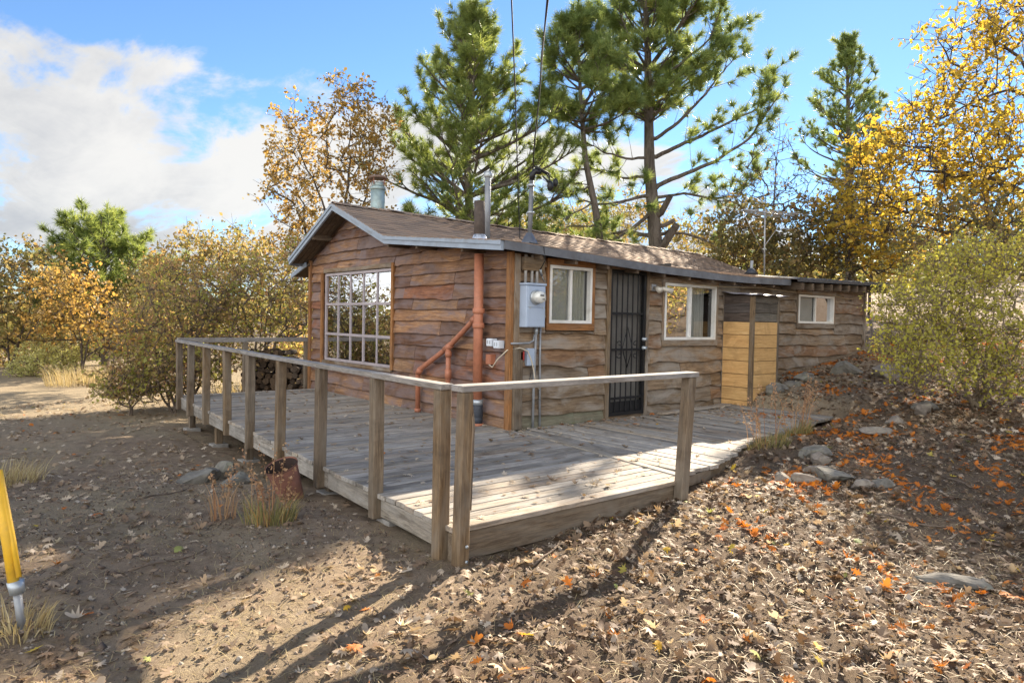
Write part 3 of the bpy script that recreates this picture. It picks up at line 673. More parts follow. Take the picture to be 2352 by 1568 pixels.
for i, (a, b, y, sl) in enumerate(tabs):
    xm = (a + b) / 2; y2 = y + 0.19; z0 = roofz(xm, max(y, EAVE_Y)) + 0.006; z1 = roofz(xm, min(y2, RIDGE[0])) - 0.006
    tilt = math.atan2(z1 - z0, 0.19); rol = -math.atan2(roofz(b, y) - roofz(a, y), b - a)
    M = Matrix.Translation((xm, y, z0)) @ Matrix.Rotation(rol, 4, 'Y') @ Matrix.Rotation(tilt, 4, 'X') @ Matrix.Diagonal((b - a, 0.19, 0.005 + rr.uniform(0, 0.002), 1))
    if i < 300:
        o = bpy.data.objects.new('shingle', un); COL.objects.link(o); o.parent = roof
        o.matrix_basis = Matrix.Translation(-WLOC[roof.name]) @ M
    else:
        n0 = len(SV); SV += [tuple(M @ Vector(p)) for p in uv]; SF += [tuple(q + n0 for q in f) for f in uf]; SA += [rr.uniform(0.02, 1)] * 8
o = fobj('shingle_courses', SV, SF, SHINGLE, roof, attrs={'rnd': SA}); tag(o, kind='stuff')
LV = []; LF = []
ym = np.linspace(RIDGE[0], LEFT[0], 2); LV = [(X0 - .04, RIDGE[0], RIDGE[1]), (X1, RIDGE[0], roofz(X1, RIDGE[0])), (X1, LEFT[0] + .03, LEFT[1] + 0.005), (X0 - .04, LEFT[0] + .03, LEFT[1] + 0.005)]
obj('rear_slope', LV, [(0, 1, 2, 3)], SHINGLE, roof)
capm = bpy.data.meshes.new('ridge_cap'); capm.from_pydata([(0, -.14, -.045), (0, 0, .008), (0, .14, -.045), (.3, -.13, -.06), (.3, 0, -.004), (.3, .13, -.06), (0, -.14, -.055), (0, 0, -.002), (0, .14, -.055)], [], [(0, 1, 4, 3), (1, 2, 5, 4), (0, 6, 7, 1), (1, 7, 8, 2)]); capm.materials.append(SHINGLE)
x = X1 - 0.3
while x > X0 - 0.06:
    o = bpy.data.objects.new('ridge_cap', capm); COL.objects.link(o); o.parent = roof
    o.location = Vector((x, RIDGE[0], roofz(x, RIDGE[0]) + 0.02 + rr.uniform(0, .012))) - WLOC[roof.name]; o.rotation_euler = (rr.normal(0, 0.04), rr.uniform(-0.02, 0.05), 0); x -= 0.15
# small lower eave on the far left of the gable
beam('lean_to_roof', (1.3, 6.0, 2.36), (1.3, 6.72, 2.17), 2.8, 0.05, wd(SOF, 'soffit_wood', 'X'), H)
beam('bargeboard', (-0.12, 6.07, 2.36), (-0.12, 6.76, 2.165), 0.03, 0.09, FASCIA, H)

# ------------------------------------------------------------------ things on the cabin
pp = thing('drain_pipe', (-0.15, 0.5, 0.0), 'terracotta painted vertical drain pipe with angled branch on the gable', 'pipe')
tube('pipe', [(-0.15, 0.5, 0.34), (-0.15, 0.515, 2.22)], 0.062, TERRA, pp, 16)
for z0, z1 in ((1.26, 1.33), (1.45, 1.52)): tube('collar', [(-0.15, 0.505, z0), (-0.15, 0.505, z0 + .012), (-0.15, 0.505, z1 - .012), (-0.15, 0.505, z1)], [0.07, 0.079, 0.079, 0.07], TERRA, pp, 16)
tube('coupling', [(-0.15, 0.497, 0.02), (-0.15, 0.497, 0.09), (-0.15, 0.497, 0.1), (-0.15, 0.497, 0.12), (-0.15, 0.497, 0.2), (-0.15, 0.497, 0.22), (-0.15, 0.497, 0.27)], [0.075, 0.075, 0.07, 0.076, 0.076, 0.07, 0.074], RUBBER, pp, 16)
tube('clamp', [(-0.15, 0.497, 0.27), (-0.15, 0.497, 0.335)], 0.072, STEEL, pp, 16)
tube('base_flange', [(-0.15, 0.497, 0.0), (-0.15, 0.497, 0.03)], [0.1, 0.085], TERRA, pp, 16)
tube('branch_pipe', [(-0.14, 0.53, 1.41), (-0.12, 0.64, 1.37), (-0.12, 1.224, 0.985), (-0.12, 1.95, 0.63), (-0.12, 2.0, 0.56), (-0.12, 1.995, 0.02)], 0.036, TERRA, pp, 12)
tube('branch_pipe', [(-0.12, 1.224, 0.98), (-0.12, 1.22, 0.3)], 0.034, TERRA, pp, 12)
for p, q in (((-0.12, 1.222, 0.93), (-0.12, 1.222, 0.85)), ((-0.12, 1.22, 0.68), (-0.12, 1.22, 0.55)), ((-0.12, 1.31, 0.945), (-0.12, 1.16, 1.022)), ((-0.12, 1.995, 0.05), (-0.12, 1.995, 0.0)), ((-0.12, 1.93, 0.64), (-0.12, 2.0, 0.57)), ((-.13, .6, 1.39), (-.125, .67, 1.355))): tube('collar', [p, q], 0.046, TERRA, pp, 12)

bv = thing('brown_roof_vent', (-0.15, 0.51, 2.4), 'short brown vent stack above the front roof edge', 'vent')
tube('stack', [(-0.15, 0.51, 2.36), (-0.15, 0.525, 2.9)], 0.07, BROWNV, bv, 14)
tube('flashing', [(-0.15, 0.51, 2.375), (-0.15, 0.51, 2.41), (-0.15, 0.51, 2.47)], [0.13, 0.105, 0.075], plain('silver_flashing', (0.5, 0.53, 0.57), 0.45, 0.4, 0.6, 18), bv, 12)
gv = thing('grey_roof_vent', (0.1, 0.68, 2.4), 'tall thin grey vent pipe with cap behind the brown vent', 'vent')
tube('pipe', [(0.1, 0.677, 2.38), (0.1, 0.683, 3.28)], 0.04, CONDUIT, gv, 12); tube('cap', [(0.1, 0.683, 3.26), (0.1, 0.683, 3.275), (0.1, 0.683, 3.335), (0.1, 0.683, 3.34)], [0.045, 0.055, 0.055, 0.04], STEEL, gv, 12)
fl = thing('flue_chimney', (0.65, 4.7, 3.1), 'round metal flue chimney with rain cap behind the ridge', 'chimney')
tube('pipe', [(0.655, 4.7, 3.08), (0.65, 4.7, 3.72)], 0.128, FLUE, fl, 20); tube('collar', [(0.65, 4.7, 3.69), (0.65, 4.7, 3.7), (0.65, 4.7, 3.745), (0.65, 4.7, 3.75)], [0.13, 0.142, 0.142, 0.135], FLUE, fl, 20)
tube('inner_pipe', [(0.65, 4.7, 3.74), (0.65, 4.7, 3.83)], 0.115, FLUE, fl, 20)
for k_ in range(4): a = k_ * 1.57 + .5; beam('bracket', (0.65 + .13 * math.cos(a), 4.7 + .13 * math.sin(a), 3.78), (0.65 + .14 * math.cos(a), 4.7 + .14 * math.sin(a), 3.93), 0.012, 0.02, RUST, fl, 0.001, (1, 0, 0))
tube('cap', [(0.65, 4.7, 3.9), (0.65, 4.7, 3.915), (0.65, 4.7, 3.95), (0.65, 4.7, 3.965)], [0.175, 0.18, 0.13, 0.02], plain('rusty_cap', (0.2, 0.13, 0.09), 0.7, 0.3, 0.4, 12), fl, 20)
fv = thing('far_roof_vent', (7.05, 1.0, 2.3), 'small black roof vent near the far end of the roof', 'vent')
tube('pipe', [(7.05, 1.0, 2.38), (7.06, 1.0, 2.66)], 0.03, CONDUIT, fv, 10); tube('flashing', [(7.05, 1.0, 2.39), (7.05, 1.0, 2.5)], [0.14, 0.045], RUBBER, fv, 12)

# service mast, weatherhead, overhead cables
ms = thing('service_mast', (0.35, 0.1, 2.35), 'grey electric service mast with weatherhead above the eave', 'mast')
tube('pole', [(0.345, 0.1, 2.3), (0.365, 0.1, 3.2)], 0.03, plain('mast_grey', (0.16, 0.165, 0.17), 0.5, 0.3, 0.25), ms, 12); tube('flashing', [(0.345, 0.1, 2.36), (0.345, 0.1, 2.38), (0.345, 0.1, 2.5)], [0.13, 0.11, 0.04], plain('grey_flashing', (0.13, 0.14, 0.16), 0.5, 0.3, .3), ms, 12)
for z in (2.75, 3.1): tube('clamp', [(0.355, 0.1, z), (0.355, 0.1, z + 0.03)], 0.046, STEEL, ms, 10); beam('clamp_bolt', (0.36, 0.03, z + .015), (0.36, 0.18, z + .015), .018, .018, STEEL, ms, .002)
wh = [(0.365, 0.1, 3.18), (0.37, 0.09, 3.26), (0.4, 0.07, 3.3), (0.46, 0.03, 3.28), (0.5, 0.0, 3.22)]
tube('weatherhead', wh[:4], [0.036, 0.04, 0.04, 0.028], BLACK, ms, 10)
for k_ in range(3):
    p0 = Vector((0.48, 0.02, 3.24)); q0 = Vector((0.39, 0.05 + .02 * k_, 3.36)); tube('wire_loop', [p0, p0 + Vector((.07 + .03 * k_, -.04, -.09)), p0 + Vector((.05, -.09 + .03 * k_, .02)), q0], 0.009, CABLE, ms, 6)
bm = bmesh.new(); bmesh.ops.create_icosphere(bm, subdivisions=2, radius=0.06, matrix=Matrix.Translation((0.58, -0.02, 3.12)) @ Matrix.Diagonal((.7, .7, 1.2, 1))); bmobj('insulator', bm, BLACK, ms, True)
bm = bmesh.new(); bmesh.ops.create_icosphere(bm, subdivisions=2, radius=0.05, matrix=Matrix.Translation((0.69, 0.0, 3.18)) @ Matrix.Diagonal((.7, .8, 1.2, 1))); bmobj('insulator', bm, BLACK, ms, True)
def cable_pts(pix):
    return [tuple(at(*p)) for p in pix]
c1 = cable_pts([(1255, -160, 4.5), (1257, 0, 5.6), (1246, 120, 6.8), (1238, 230, 7.9), (1227, 330, 8.7), (1224, 400, 9.05)])
c1b = [(p[0] + 0.012 * math.sin(i * 2.1), p[1], p[2] + 0.018 * math.cos(i * 1.7)) for i, p in enumerate(c1)]
tag(tube('power_cable', c1, 0.008, CABLE, None, 6), 'thick black power cable dropping from above to the mast', 'cable')
tag(tube('power_cable', c1b, 0.006, CABLE, None, 6), 'thin black cable twisted along the power cable to the mast', 'cable')
c2 = cable_pts([(1172, -160, 4.6), (1175, 0, 5.6), (1183, 200, 7.0), (1189, 400, 8.3), (1194, 548, 9.0)])
c2 += [(0.24, -0.3, 2.28), (0.29, -0.27, 2.12), (0.33, -0.14, 2.02)]
tag(tube('guy_wire', c2, 0.0065, CABLE, None, 6), 'single straight black guy wire passing in front of the eave', 'cable')
tn = thing('turnbuckle', (0.38, -0.1, 1.97), 'metal turnbuckle hooked to the wall above the meter box', 'turnbuckle'); tube('barrel', [(0.33, -0.14, 2.02), (0.4, -0.09, 1.95)], 0.016, STEEL, tn, 8); tube('hook', [(0.4, -.09, 1.95), (.47, -.05, 1.9), (.5, -.04, 1.88), (.49, -.02, 1.86)], 0.007, STEEL, tn, 6)

# meter box with conduits
mb = thing('meter_box', (0.2, -0.05, 1.287), 'blue grey electric meter box with round glass meter on the wall', 'meter')
box('case', 0.06, 0.375, -0.2, -0.03, 1.29, 1.81, BOXM, mb, 0.006); box('hood', 0.05, 0.385, -0.212, -0.028, 1.813, 1.842, BOXM, mb, 0.005)
box('cover', 0.075, 0.36, -0.208, -0.2, 1.3, 1.535, BOXM, mb, 0.003); box('cover', 0.075, 0.36, -0.209, -0.2, 1.54, 1.8, BOXM, mb, 0.003)
tube('meter_ring', [(0.2, -0.205, 1.665), (0.2, -0.235, 1.665)], [0.095, 0.09], STEEL, mb, 24); tube('meter_glass', [(0.2, -0.235, 1.665), (0.2, -0.3, 1.665), (0.2, -0.33, 1.665), (0.2, -0.335, 1.665)], [0.078, 0.075, 0.066, 0.03], METERG, mb, 24)
box('dial', 0.165, 0.225, -0.3375, -0.3355, 1.678, 1.694, BLACK, mb, 0); box('dial', 0.2, 0.24, -0.3375, -0.3355, 1.635, 1.645, BLACK, mb, 0)
for x, zz in ((0.11, 1.537), (0.33, 1.537)): box('latch', x - .012, x + .012, -0.216, -0.208, zz - .014, zz + .014, STEEL, mb, .002)
cdm = plain('conduit_cream', (0.42, 0.4, 0.36), 0.6)
for x in (0.12, 0.225, 0.31): tube('conduit', [(x, -0.1, 1.84), (x, -0.1, 2.05), (x, -0.1, 2.2)], 0.019, cdm, mb, 10)
tube('conduit', [(0.335, -0.08, 1.3), (0.335, -0.075, 1.2), (0.315, -0.075, 0.6), (0.312, -0.075, 0.0)], 0.017, CONDUIT, mb, 10); tube('conduit', [(0.42, -0.065, 1.3), (0.425, -0.06, 0.9), (0.445, -0.06, 0.0)], 0.014, CONDUIT, mb, 10)
tube('connector', [(0.335, -0.08, 1.29), (0.335, -0.08, 1.2)], 0.024, STEEL, mb, 10)
tube('conduit', [(0.31, -0.08, 1.2), (0.29, -0.08, 1.12), (0.22, -0.08, 1.09), (0.05, -0.085, 1.085), (-0.08, -0.085, 1.085)], 0.013, CONDUIT, mb, 8)
ob = thing('junction_board', (0.2, -0.05, 1.84), 'weathered wood block under the eave above the meter box', 'board'); box('block', 0.08, 0.42, -0.13, -0.025, 2.0, 2.17, wd(RAI, 'rail_wood', 'X'), ob)
for i, (x, y, z) in enumerate(((-0.1, 0.31, 1.085), (-0.115, 0.145, 1.065))):
    t = thing('outlet_box', (x, y, z), ('white outdoor outlet box beside the drain pipe' if i == 0 else 'white outdoor outlet box nearest the cabin corner'), 'outlet'); box('case', x - .02, x + .07, y - .055, y + .055, z - .05, z + .05, plain('outlet_white', (0.62, 0.66, 0.7), .4, 0, .06), t)
    box('cover', x - .027, x - .02, y - .05, y + .05, z - .045, z + .045, plain('outlet_white', (0.62, 0.66, 0.7)), t, .002)
    for s in (-.022, .022): box('slot', x - .029, x - .027, y + s - .006, y + s + .006, z - .02, z + .025, CONDUIT, t, 0)
t = thing('switch_box', (-0.05, 0.36, 0.86), 'small terracotta painted box low on the gable', 'box'); box('case', -0.1, -0.012, 0.3, 0.4, 0.8, 0.93, TERRA, t); box('cover', -0.106, -0.1, 0.305, 0.395, 0.805, 0.925, TERRA, t, .002)
tag(tube('extension_cord', [(-0.1, 0.33, 0.8), (-0.1, 0.26, 0.77), (-0.1, 0.15, 0.88), (-0.07, 0.0, 1.0), (0.05, -0.1, 1.03), (0.18, -0.1, 0.99), (0.25, -0.1, 0.86), (0.28, -0.11, 0.74), (0.3, -0.12, 0.6), (0.37, -0.12, 0.5)], 0.008, CORD, None, 8), 'cream electric cord looping from the gable box round the corner', 'cord')
t = thing('small_fuse_box', (0.26, -0.05, 0.8), 'small blue grey box under the meter box conduit', 'box'); box('case', 0.19, 0.31, -0.09, -0.02, 0.8, 1.02, BOXM, t); box('cover', 0.197, 0.303, -0.096, -0.09, 0.807, 1.013, BOXM, t, .002)
t = thing('red_box', (0.1, -0.05, 0.86), 'small red plastic box beside the corner post', 'box'); box('case', 0.075, 0.15, -0.085, -0.025, 0.87, 0.99, REDP, t, .01); tube('stem', [(0.11, -.05, .87), (.11, -.05, .8)], .008, REDP, t, 6)
tag(tube('loose_wire', [(0.1, -.05, .8), (.1, -.06, .62), (.16, -.07, .56), (.24, -.07, .6), (.28, -.06, .72)], 0.004, CABLE, None, 5), 'thin dark wire loop hanging below the small boxes', 'wire')
# flood light and eave wire
fd = thing('flood_light', (2.72, -0.05, 1.87), 'twin floodlight mounted beside the second side window', 'light')
box('plate', 2.66, 2.76, -0.045, -0.02, 1.85, 1.95, CONDUIT, fd)
for dx_, dxx in ((-0.02, -0.06), (0.08, 0.14)):
    tube('lamp', [(2.71, -0.05, 1.9), (2.71 + dx_, -0.09, 1.89), (2.71 + dx_ + dxx * .2, -0.12, 1.885), (2.71 + dx_ + dxx, -0.22, 1.85)], [0.02, 0.02, 0.032, 0.045], plain('lamp_cream', (0.5, 0.46, 0.38), .4), fd, 12)
ew = [(3.3, -0.12, 2.0), (3.6, -0.13, 1.98), (4.6, -0.13, 1.99), (5.5, -0.14, 2.02), (6.4, -0.14, 1.99), (7.2, -0.13, 1.985), (7.9, -.13, 2.0), (8.9, -0.13, 1.93), (9.7, -0.1, 2.05)]
tag(tube('eave_wire', ew, 0.007, plain('old_wire', (0.3, 0.22, 0.12), .7), None, 6), 'tan wire strung loosely under the eave above the closet', 'wire')

# water heater closet
CX0, CX1, CY = 4.56, 5.33, -0.565
cl = thing('closet', (4.9, -0.3, 0.1), 'narrow outside closet of new orange boards below dark old siding', 'closet')
OX = wd(ORA, 'orange_wood', 'X'); OY = wd(ORA, 'orange_wood', 'Y')
zz = np.linspace(-0.08, 1.42, 8)
for a, b in zip(zz[:-1], zz[1:]):
    box('board', CX0 - 0.018, CX0, CY + 0.03, -0.02, a + .004, b - .004, OY, cl, .002); box('board', CX0 + 0.03, CX1 - .03, CY - .018, CY, a + .004, b - .004, OX, cl, .002)
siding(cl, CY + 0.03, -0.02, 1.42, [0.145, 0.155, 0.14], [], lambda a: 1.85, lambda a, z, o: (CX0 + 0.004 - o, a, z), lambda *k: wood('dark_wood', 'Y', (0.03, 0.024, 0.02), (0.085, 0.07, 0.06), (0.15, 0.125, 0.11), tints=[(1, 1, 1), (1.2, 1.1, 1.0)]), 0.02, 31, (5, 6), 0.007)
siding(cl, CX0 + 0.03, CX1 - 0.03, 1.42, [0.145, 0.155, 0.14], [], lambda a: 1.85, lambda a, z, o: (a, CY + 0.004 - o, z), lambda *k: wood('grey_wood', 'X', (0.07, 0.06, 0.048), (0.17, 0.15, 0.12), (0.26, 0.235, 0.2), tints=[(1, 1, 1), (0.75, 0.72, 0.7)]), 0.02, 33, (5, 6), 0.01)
CG = wd(RAI, 'rail_wood', 'Z')
box('corner_post', CX0 - 0.03, CX0 + 0.035, CY - 0.03, CY + 0.035, 0.05, 1.83, CG, cl); box('corner_post', CX1 - .035, CX1 + .02, CY - .028, CY + .03, 0.2, 1.82, CG, cl); box('corner_post', CX0 - .024, CX0 + .02, -0.045, -0.018, 0.05, 1.87, CG, cl)
box('core', CX0 + .004, CX1 - .03, CY + .004, -0.03, 0.02, 1.84, DARKIN, cl, 0)
V = []; F = []
for i in range(15):
    for j in range(7):
        x = CX0 - 0.1 + (CX1 - CX0 + 0.25) * i / 14; y = 0.0 + (CY - 0.12) * j / 6; V.append((x, y, 1.905 - 0.055 * j / 6 + 0.012 * math.sin(i * 1.1) * (j / 6) + (0.012 * rr.normal() if i in (0, 14) else 0.003 * rr.normal())))
for i in range(14):
    for j in range(6): a = i * 7 + j; F.append((a, a + 7, a + 8, a + 1))
tr = obj('tin_roof', V, F, TIN, cl, True); md = tr.modifiers.new('s', 'SOLIDIFY'); md.thickness = 0.006

# TV antenna
ANT = plain('antenna_metal', (0.36, 0.36, 0.36), 0.45, 0.3, 0.15)
an = thing('tv_antenna', (10.1, 2.5, 2.6), 'silver rooftop television antenna on a thin mast', 'antenna')
tube('mast', [(10.1, 2.5, 2.5), (10.04, 2.5, 4.2)], 0.02, ANT, an, 8)
tube('boom', [(8.8, 2.3, 4.02), (12.2, 2.6, 4.22)], 0.015, ANT, an, 8)
for i, t_ in enumerate(np.linspace(0.06, 0.95, 9)):
    p = Vector((8.8, 2.3, 4.02)).lerp(Vector((12.2, 2.6, 4.22)), t_); L_ = 0.25 + 0.75 * t_ * (0.6 if i % 2 else 1)
    tube('element', [p + Vector((-.12 * L_, -L_, -.02)), p, p + Vector((-.12 * L_, L_, .02))], 0.009, ANT, an, 6)
for s_ in (-1, 1): tube('brace', [(10.06, 2.5, 3.2 + .1 * s_), (10.06 + 1.0 * s_, 2.5, 4.1 + .06 * s_)], 0.01, ANT, an, 6)

# ------------------------------------------------------------------ main deck with railing
D = thing('main_deck', (-1.4, 1.2, -0.1), 'weathered grey plank deck with post and rail railing in front of the gable', 'deck')
DX = wd(DEK, 'deck_wood', 'X'); DYm = wd(DEK, 'deck_wood', 'Y')
def dedge(y): return -2.90 + (y + 2.956) / (5.5 + 2.956) * 0.45
y = -2.985; i = 0
while y < 5.75:
    w_ = 0.142; x0 = dedge(y) - 0.035 + rr.normal(0, 0.008)
    x1 = -0.03 if y > -0.1 else -0.005 + 0.145 * y
    z = rr.normal(0, 0.0025); sk = rr.normal(0, 0.002)
    bm = bmesh.new(); add_hull_box(bm, [(x0, y, -0.038 + z), (x1, y + sk, -0.038 + z), (x1, y + w_ - .013 + sk, -0.038 + z), (x0, y + w_ - .013, -0.038 + z), (x0, y, z), (x1, y + sk, z * .3), (x1, y + w_ - .013 + sk, z * .3 + rr.normal(0, .0015)), (x0, y + w_ - .013, z)], 0.004)
    bmobj('deck_board', bm, DX, D); y += w_; i += 1
# rims and framing
RX = wd(RAI, 'rail_wood', 'X'); RY = wd(RAI, 'rail_wood', 'Y')
for ya, yb in ((-2.86, -0.8), (-0.78, 1.5), (1.52, 3.7), (3.72, 5.72)):
    beam('rim_board', (dedge(ya) - 0.005, ya, -0.115), (dedge(yb) - 0.005, yb, -0.115), 0.038, 0.145, wd(DEK, 'deck_wood', 'Y'), D)
box('rim_board', dedge(-2.96) + 0.06, -0.42, -2.965, -2.925, -0.235, -0.043, RX, D)
box('rim_board', dedge(-2.96) - 0.03, dedge(-2.96) + 0.03, -3.0, -2.9, -0.24, -0.043, RX, D)
box('rim_board', dedge(5.7), 0.0, 5.74, 5.78, -0.2, -0.04, RX, D)
for yj in np.arange(-2.2, 5.6, 0.61): box('joist_end', dedge(yj) + 0.02, 0.0, yj, yj + 0.04, -0.19, -0.042, RX, D, 0)
for (x, y_) in ((-2.36, 5.3), (-2.42, 3.7), (-2.5, 2.2), (-2.6, 0.75), (-2.68, -0.6), (-2.75, -1.9)):
    zb = float(hgt(x, y_)) - 0.1; box('footing_post', x - .045, x + .045, y_ - .045, y_ + .045, zb, -0.19, RZ, D)
    box('footing_block', x - .11, x + .11, y_ - .1, y_ + .1, zb + 0.02, zb + 0.14, plain('concrete', (0.3, 0.28, 0.25), .9, 0, .25, 12), D)
POSTS = [(-2.49, 5.54), (-2.54, 4.65), (-2.59, 3.68), (-2.64, 2.61), (-2.70, 1.54), (-2.76, 0.44), (-2.82, -0.67), (-2.88, -1.84), (-2.93, -2.84)]
RH = 0.905
for i, (x, y_) in enumerate(POSTS):
    lx, ly = rr.normal(0, .006, 2); zb = -0.2 if i < 8 else -0.26; s = 0.045; x -= 0.01
    bm = bmesh.new(); add_hull_box(bm, [(x - s - lx, y_ - s, zb), (x + s - lx, y_ - s, zb), (x + s - lx, y_ + s, zb), (x - s - lx, y_ + s, zb), (x - s, y_ - s + ly, RH), (x + s, y_ - s + ly, RH), (x + s, y_ + s + ly, RH), (x - s, y_ + s + ly, RH)], 0.006); bmobj('railing_post', bm, RZ, D)
bm = bmesh.new(); add_hull_box(bm, [(-2.965, -3.075, -0.27), (-2.875, -3.075, -0.27), (-2.875, -2.99, -0.27), (-2.965, -2.99, -0.27), (-2.94, -3.07, RH), (-2.855, -3.07, RH), (-2.855, -2.99, RH), (-2.94, -2.99, RH)], 0.008); bmobj('railing_post', bm, RZ, D)
bm = bmesh.new(); add_hull_box(bm, [(-2.872, -3.06, 0.35), (-2.845, -3.05, 0.12), (-2.845, -2.99, 0.12), (-2.872, -2.99, 0.35), (-2.853, -3.06, .82), (-2.82, -3.04, .68), (-2.82, -3.0, .68), (-2.853, -3.0, .82)], 0.002); bmobj('split_splinter', bm, RZ, D)
for zz_ in (-0.2, -0.1): tube('bolt', [(-2.9, -3.073, zz_), (-2.9, -3.083, zz_)], 0.011, STEEL, D, 8)
bm = bmesh.new(); add_hull_box(bm, [(-0.6, -3.06, -0.16), (-0.5, -3.06, -0.16), (-0.5, -2.97, -0.16), (-0.6, -2.97, -0.16), (-0.51, -3.05, RH), (-0.41, -3.05, RH), (-0.41, -2.96, RH), (-0.51, -2.96, RH)], 0.006); bmobj('railing_post', bm, RZ, D)
TYm = wd(TOP, 'top_wood', 'Y'); TXm = wd(TOP, 'top_wood', 'X')
jn = [0, 2, 4, 6, 7, 8]
for a, b in zip(jn[:-1], jn[1:]):
    p = Vector((*POSTS[a], RH + 0.02)); q = Vector((*POSTS[b], RH + 0.02)); d_ = (q - p).normalized(); p += d_ * 0.003; q -= d_ * 0.003
    if a == 0: p -= d_ * 0.07
    if b == 8: q += d_ * 0.05
    beam('top_rail', p + Vector((-.01, 0, rr.uniform(0, .006))), q + Vector((-.01, 0, rr.uniform(0, .004))), 0.1, 0.04, TYm, D, .004)
beam('top_rail', (-2.95, -3.01, RH + 0.022), (-0.38, -2.99, RH + 0.024), 0.13, 0.042, TXm, D, .004)
beam('top_rail', (-2.5, 5.65, RH + 0.03), (-0.03, 6.12, RH + 0.02), 0.05, 0.08, TXm, D, .004)
for x, y_ in ((-1.32, 5.87), (-0.08, 6.12)): box('railing_post', x - .04, x + .04, y_ - .04, y_ + .04, -0.3, RH - .02, RZ, D)

# boardwalk along the side wall
B = thing('side_boardwalk', (1.8, -1.3, -0.1), 'low boardwalk of worn planks beside the cabin door', 'boardwalk')
fx = [-0.5, 0.3, 0.9, 1.5, 2.1, 3.2, 4.3, 5.2]; fy = [-2.86, -2.76, -2.58, -2.32, -2.16, -2.08, -1.96, -1.85]
x = -0.34; k_ = 0
while x < 5.0:
    w_ = 0.142
    xa, xb = x, x + w_ - 0.008; za = 0.0
    yf = float(np.interp(x + .07, fx, fy)) + rr.normal(0, 0.02); yb = -0.07 if x > 0.02 else None
    z = rr.normal(0, 0.003) + 0.03 * max(0, x - 2.6)
    # first boards are cut along the seam with the main deck
    seam = lambda X: (X + 0.005 - 0.11) / 0.145
    if x < 0.12:
        ybA = min(-0.09, seam(xa)); ybB = min(-0.08, seam(xb))
    else: ybA = ybB = -0.07 + rr.normal(0, 0.01)
    if min(ybA, ybB) > yf + 0.05:
        bm = bmesh.new(); add_hull_box(bm, [(xa, yf, -0.038 + z), (xb, yf, -0.038 + z), (xb, ybB, -0.038 + z), (xa, ybA, -0.038 + z), (xa, yf, z), (xb, yf, z), (xb, ybB, z), (xa, ybA, z)], 0.003)
        bmobj('deck_board', bm, DYm, B)
    x += w_
sA = Vector((0.045, -0.16, -0.012)); sB = Vector((-0.375, -2.9, -0.012)); beam('border_board', sA, sB, 0.1, 0.04, DYm, B)
for ya in (-0.5, -1.3, -2.0): box('joist', 0.0, 4.9, ya - .02, ya + .02, -0.16, -0.05, RX, B, 0)
for a, b in zip(fx[:-2], fx[1:-1]): beam('rim_board', (a, np.interp(a, fx, fy) + .035, -0.1), (b, np.interp(b, fx, fy) + .035, -0.1), 0.036, 0.1, RX, B)
t = tag(beam('loose_plank', (2.66, -0.24, 0.035), (4.3, -0.34, 0.075), 0.12, 0.035, wd(DEK, 'deck_wood', 'X')), 'loose pale plank lying at the wall right of the door', 'plank')
# ------------------------------------------------------------------ vegetation tools
def tubes_from_tree(pos, par, rad):
    """one tapered prism per edge; returns verts, quad faces"""
    pos = np.asarray(pos); par = np.asarray(par); rad = np.asarray(rad)
    ch = np.where(par >= 0)[0]; p0 = pos[par[ch]]; p1 = pos[ch]; r1 = rad[ch]; r0 = np.minimum(rad[par[ch]], r1 * 1.3 + 0.004)
    d = p1 - p0; L = np.linalg.norm(d, axis=1, keepdims=True) + 1e-9; d = d / L
    p0 = p0 - d * (r0 * 0.25)[:, None]
    ref = np.where(np.abs(d[:, 2:3]) > 0.9, np.array([[1.0, 0, 0]]), np.array([[0, 0, 1.0]]))
    s = np.cross(d, ref); s /= np.linalg.norm(s, axis=1, keepdims=True) + 1e-9; u = np.cross(d, s)
    Vs = []; Fs = []; off = 0
    for sel, k in ((r1 > 0.05, 9), ((r1 <= 0.05) & (r1 > 0.018), 6), (r1 <= 0.018, 3)):
        if not sel.any(): continue
        n = sel.sum(); an = np.arange(k) * 2 * np.pi / k
        ring = s[sel][:, None, :] * np.cos(an)[None, :, None] + u[sel][:, None, :] * np.sin(an)[None, :, None]
        a = p0[sel][:, None, :] + ring * r0[sel][:, None, None]; b = p1[sel][:, None, :] + ring * r1[sel][:, None, None]
        Vs.append(np.concatenate([a, b], 1).reshape(-1, 3))
        base = off + np.arange(n)[:, None] * 2 * k; i = np.arange(k)[None, :]; j = (i + 1) % k
        Fs.append(np.stack([base + i, base + j, base + k + j, base + k + i], -1).reshape(-1, 4)); off += n * 2 * k
    return np.concatenate(Vs), np.concatenate(Fs)
def pipe_radii(par, npos, tip=0.005, ex=2.3, cap=None):
    r = np.zeros(npos); cnt = np.zeros(npos)
    acc = np.zeros(npos)
    for i in range(npos - 1, -1, -1):
        r[i] = max(tip, acc[i] ** (1 / ex)) if acc[i] > 0 else tip
        if par[i] >= 0: acc[par[i]] += r[i] ** ex
    return r
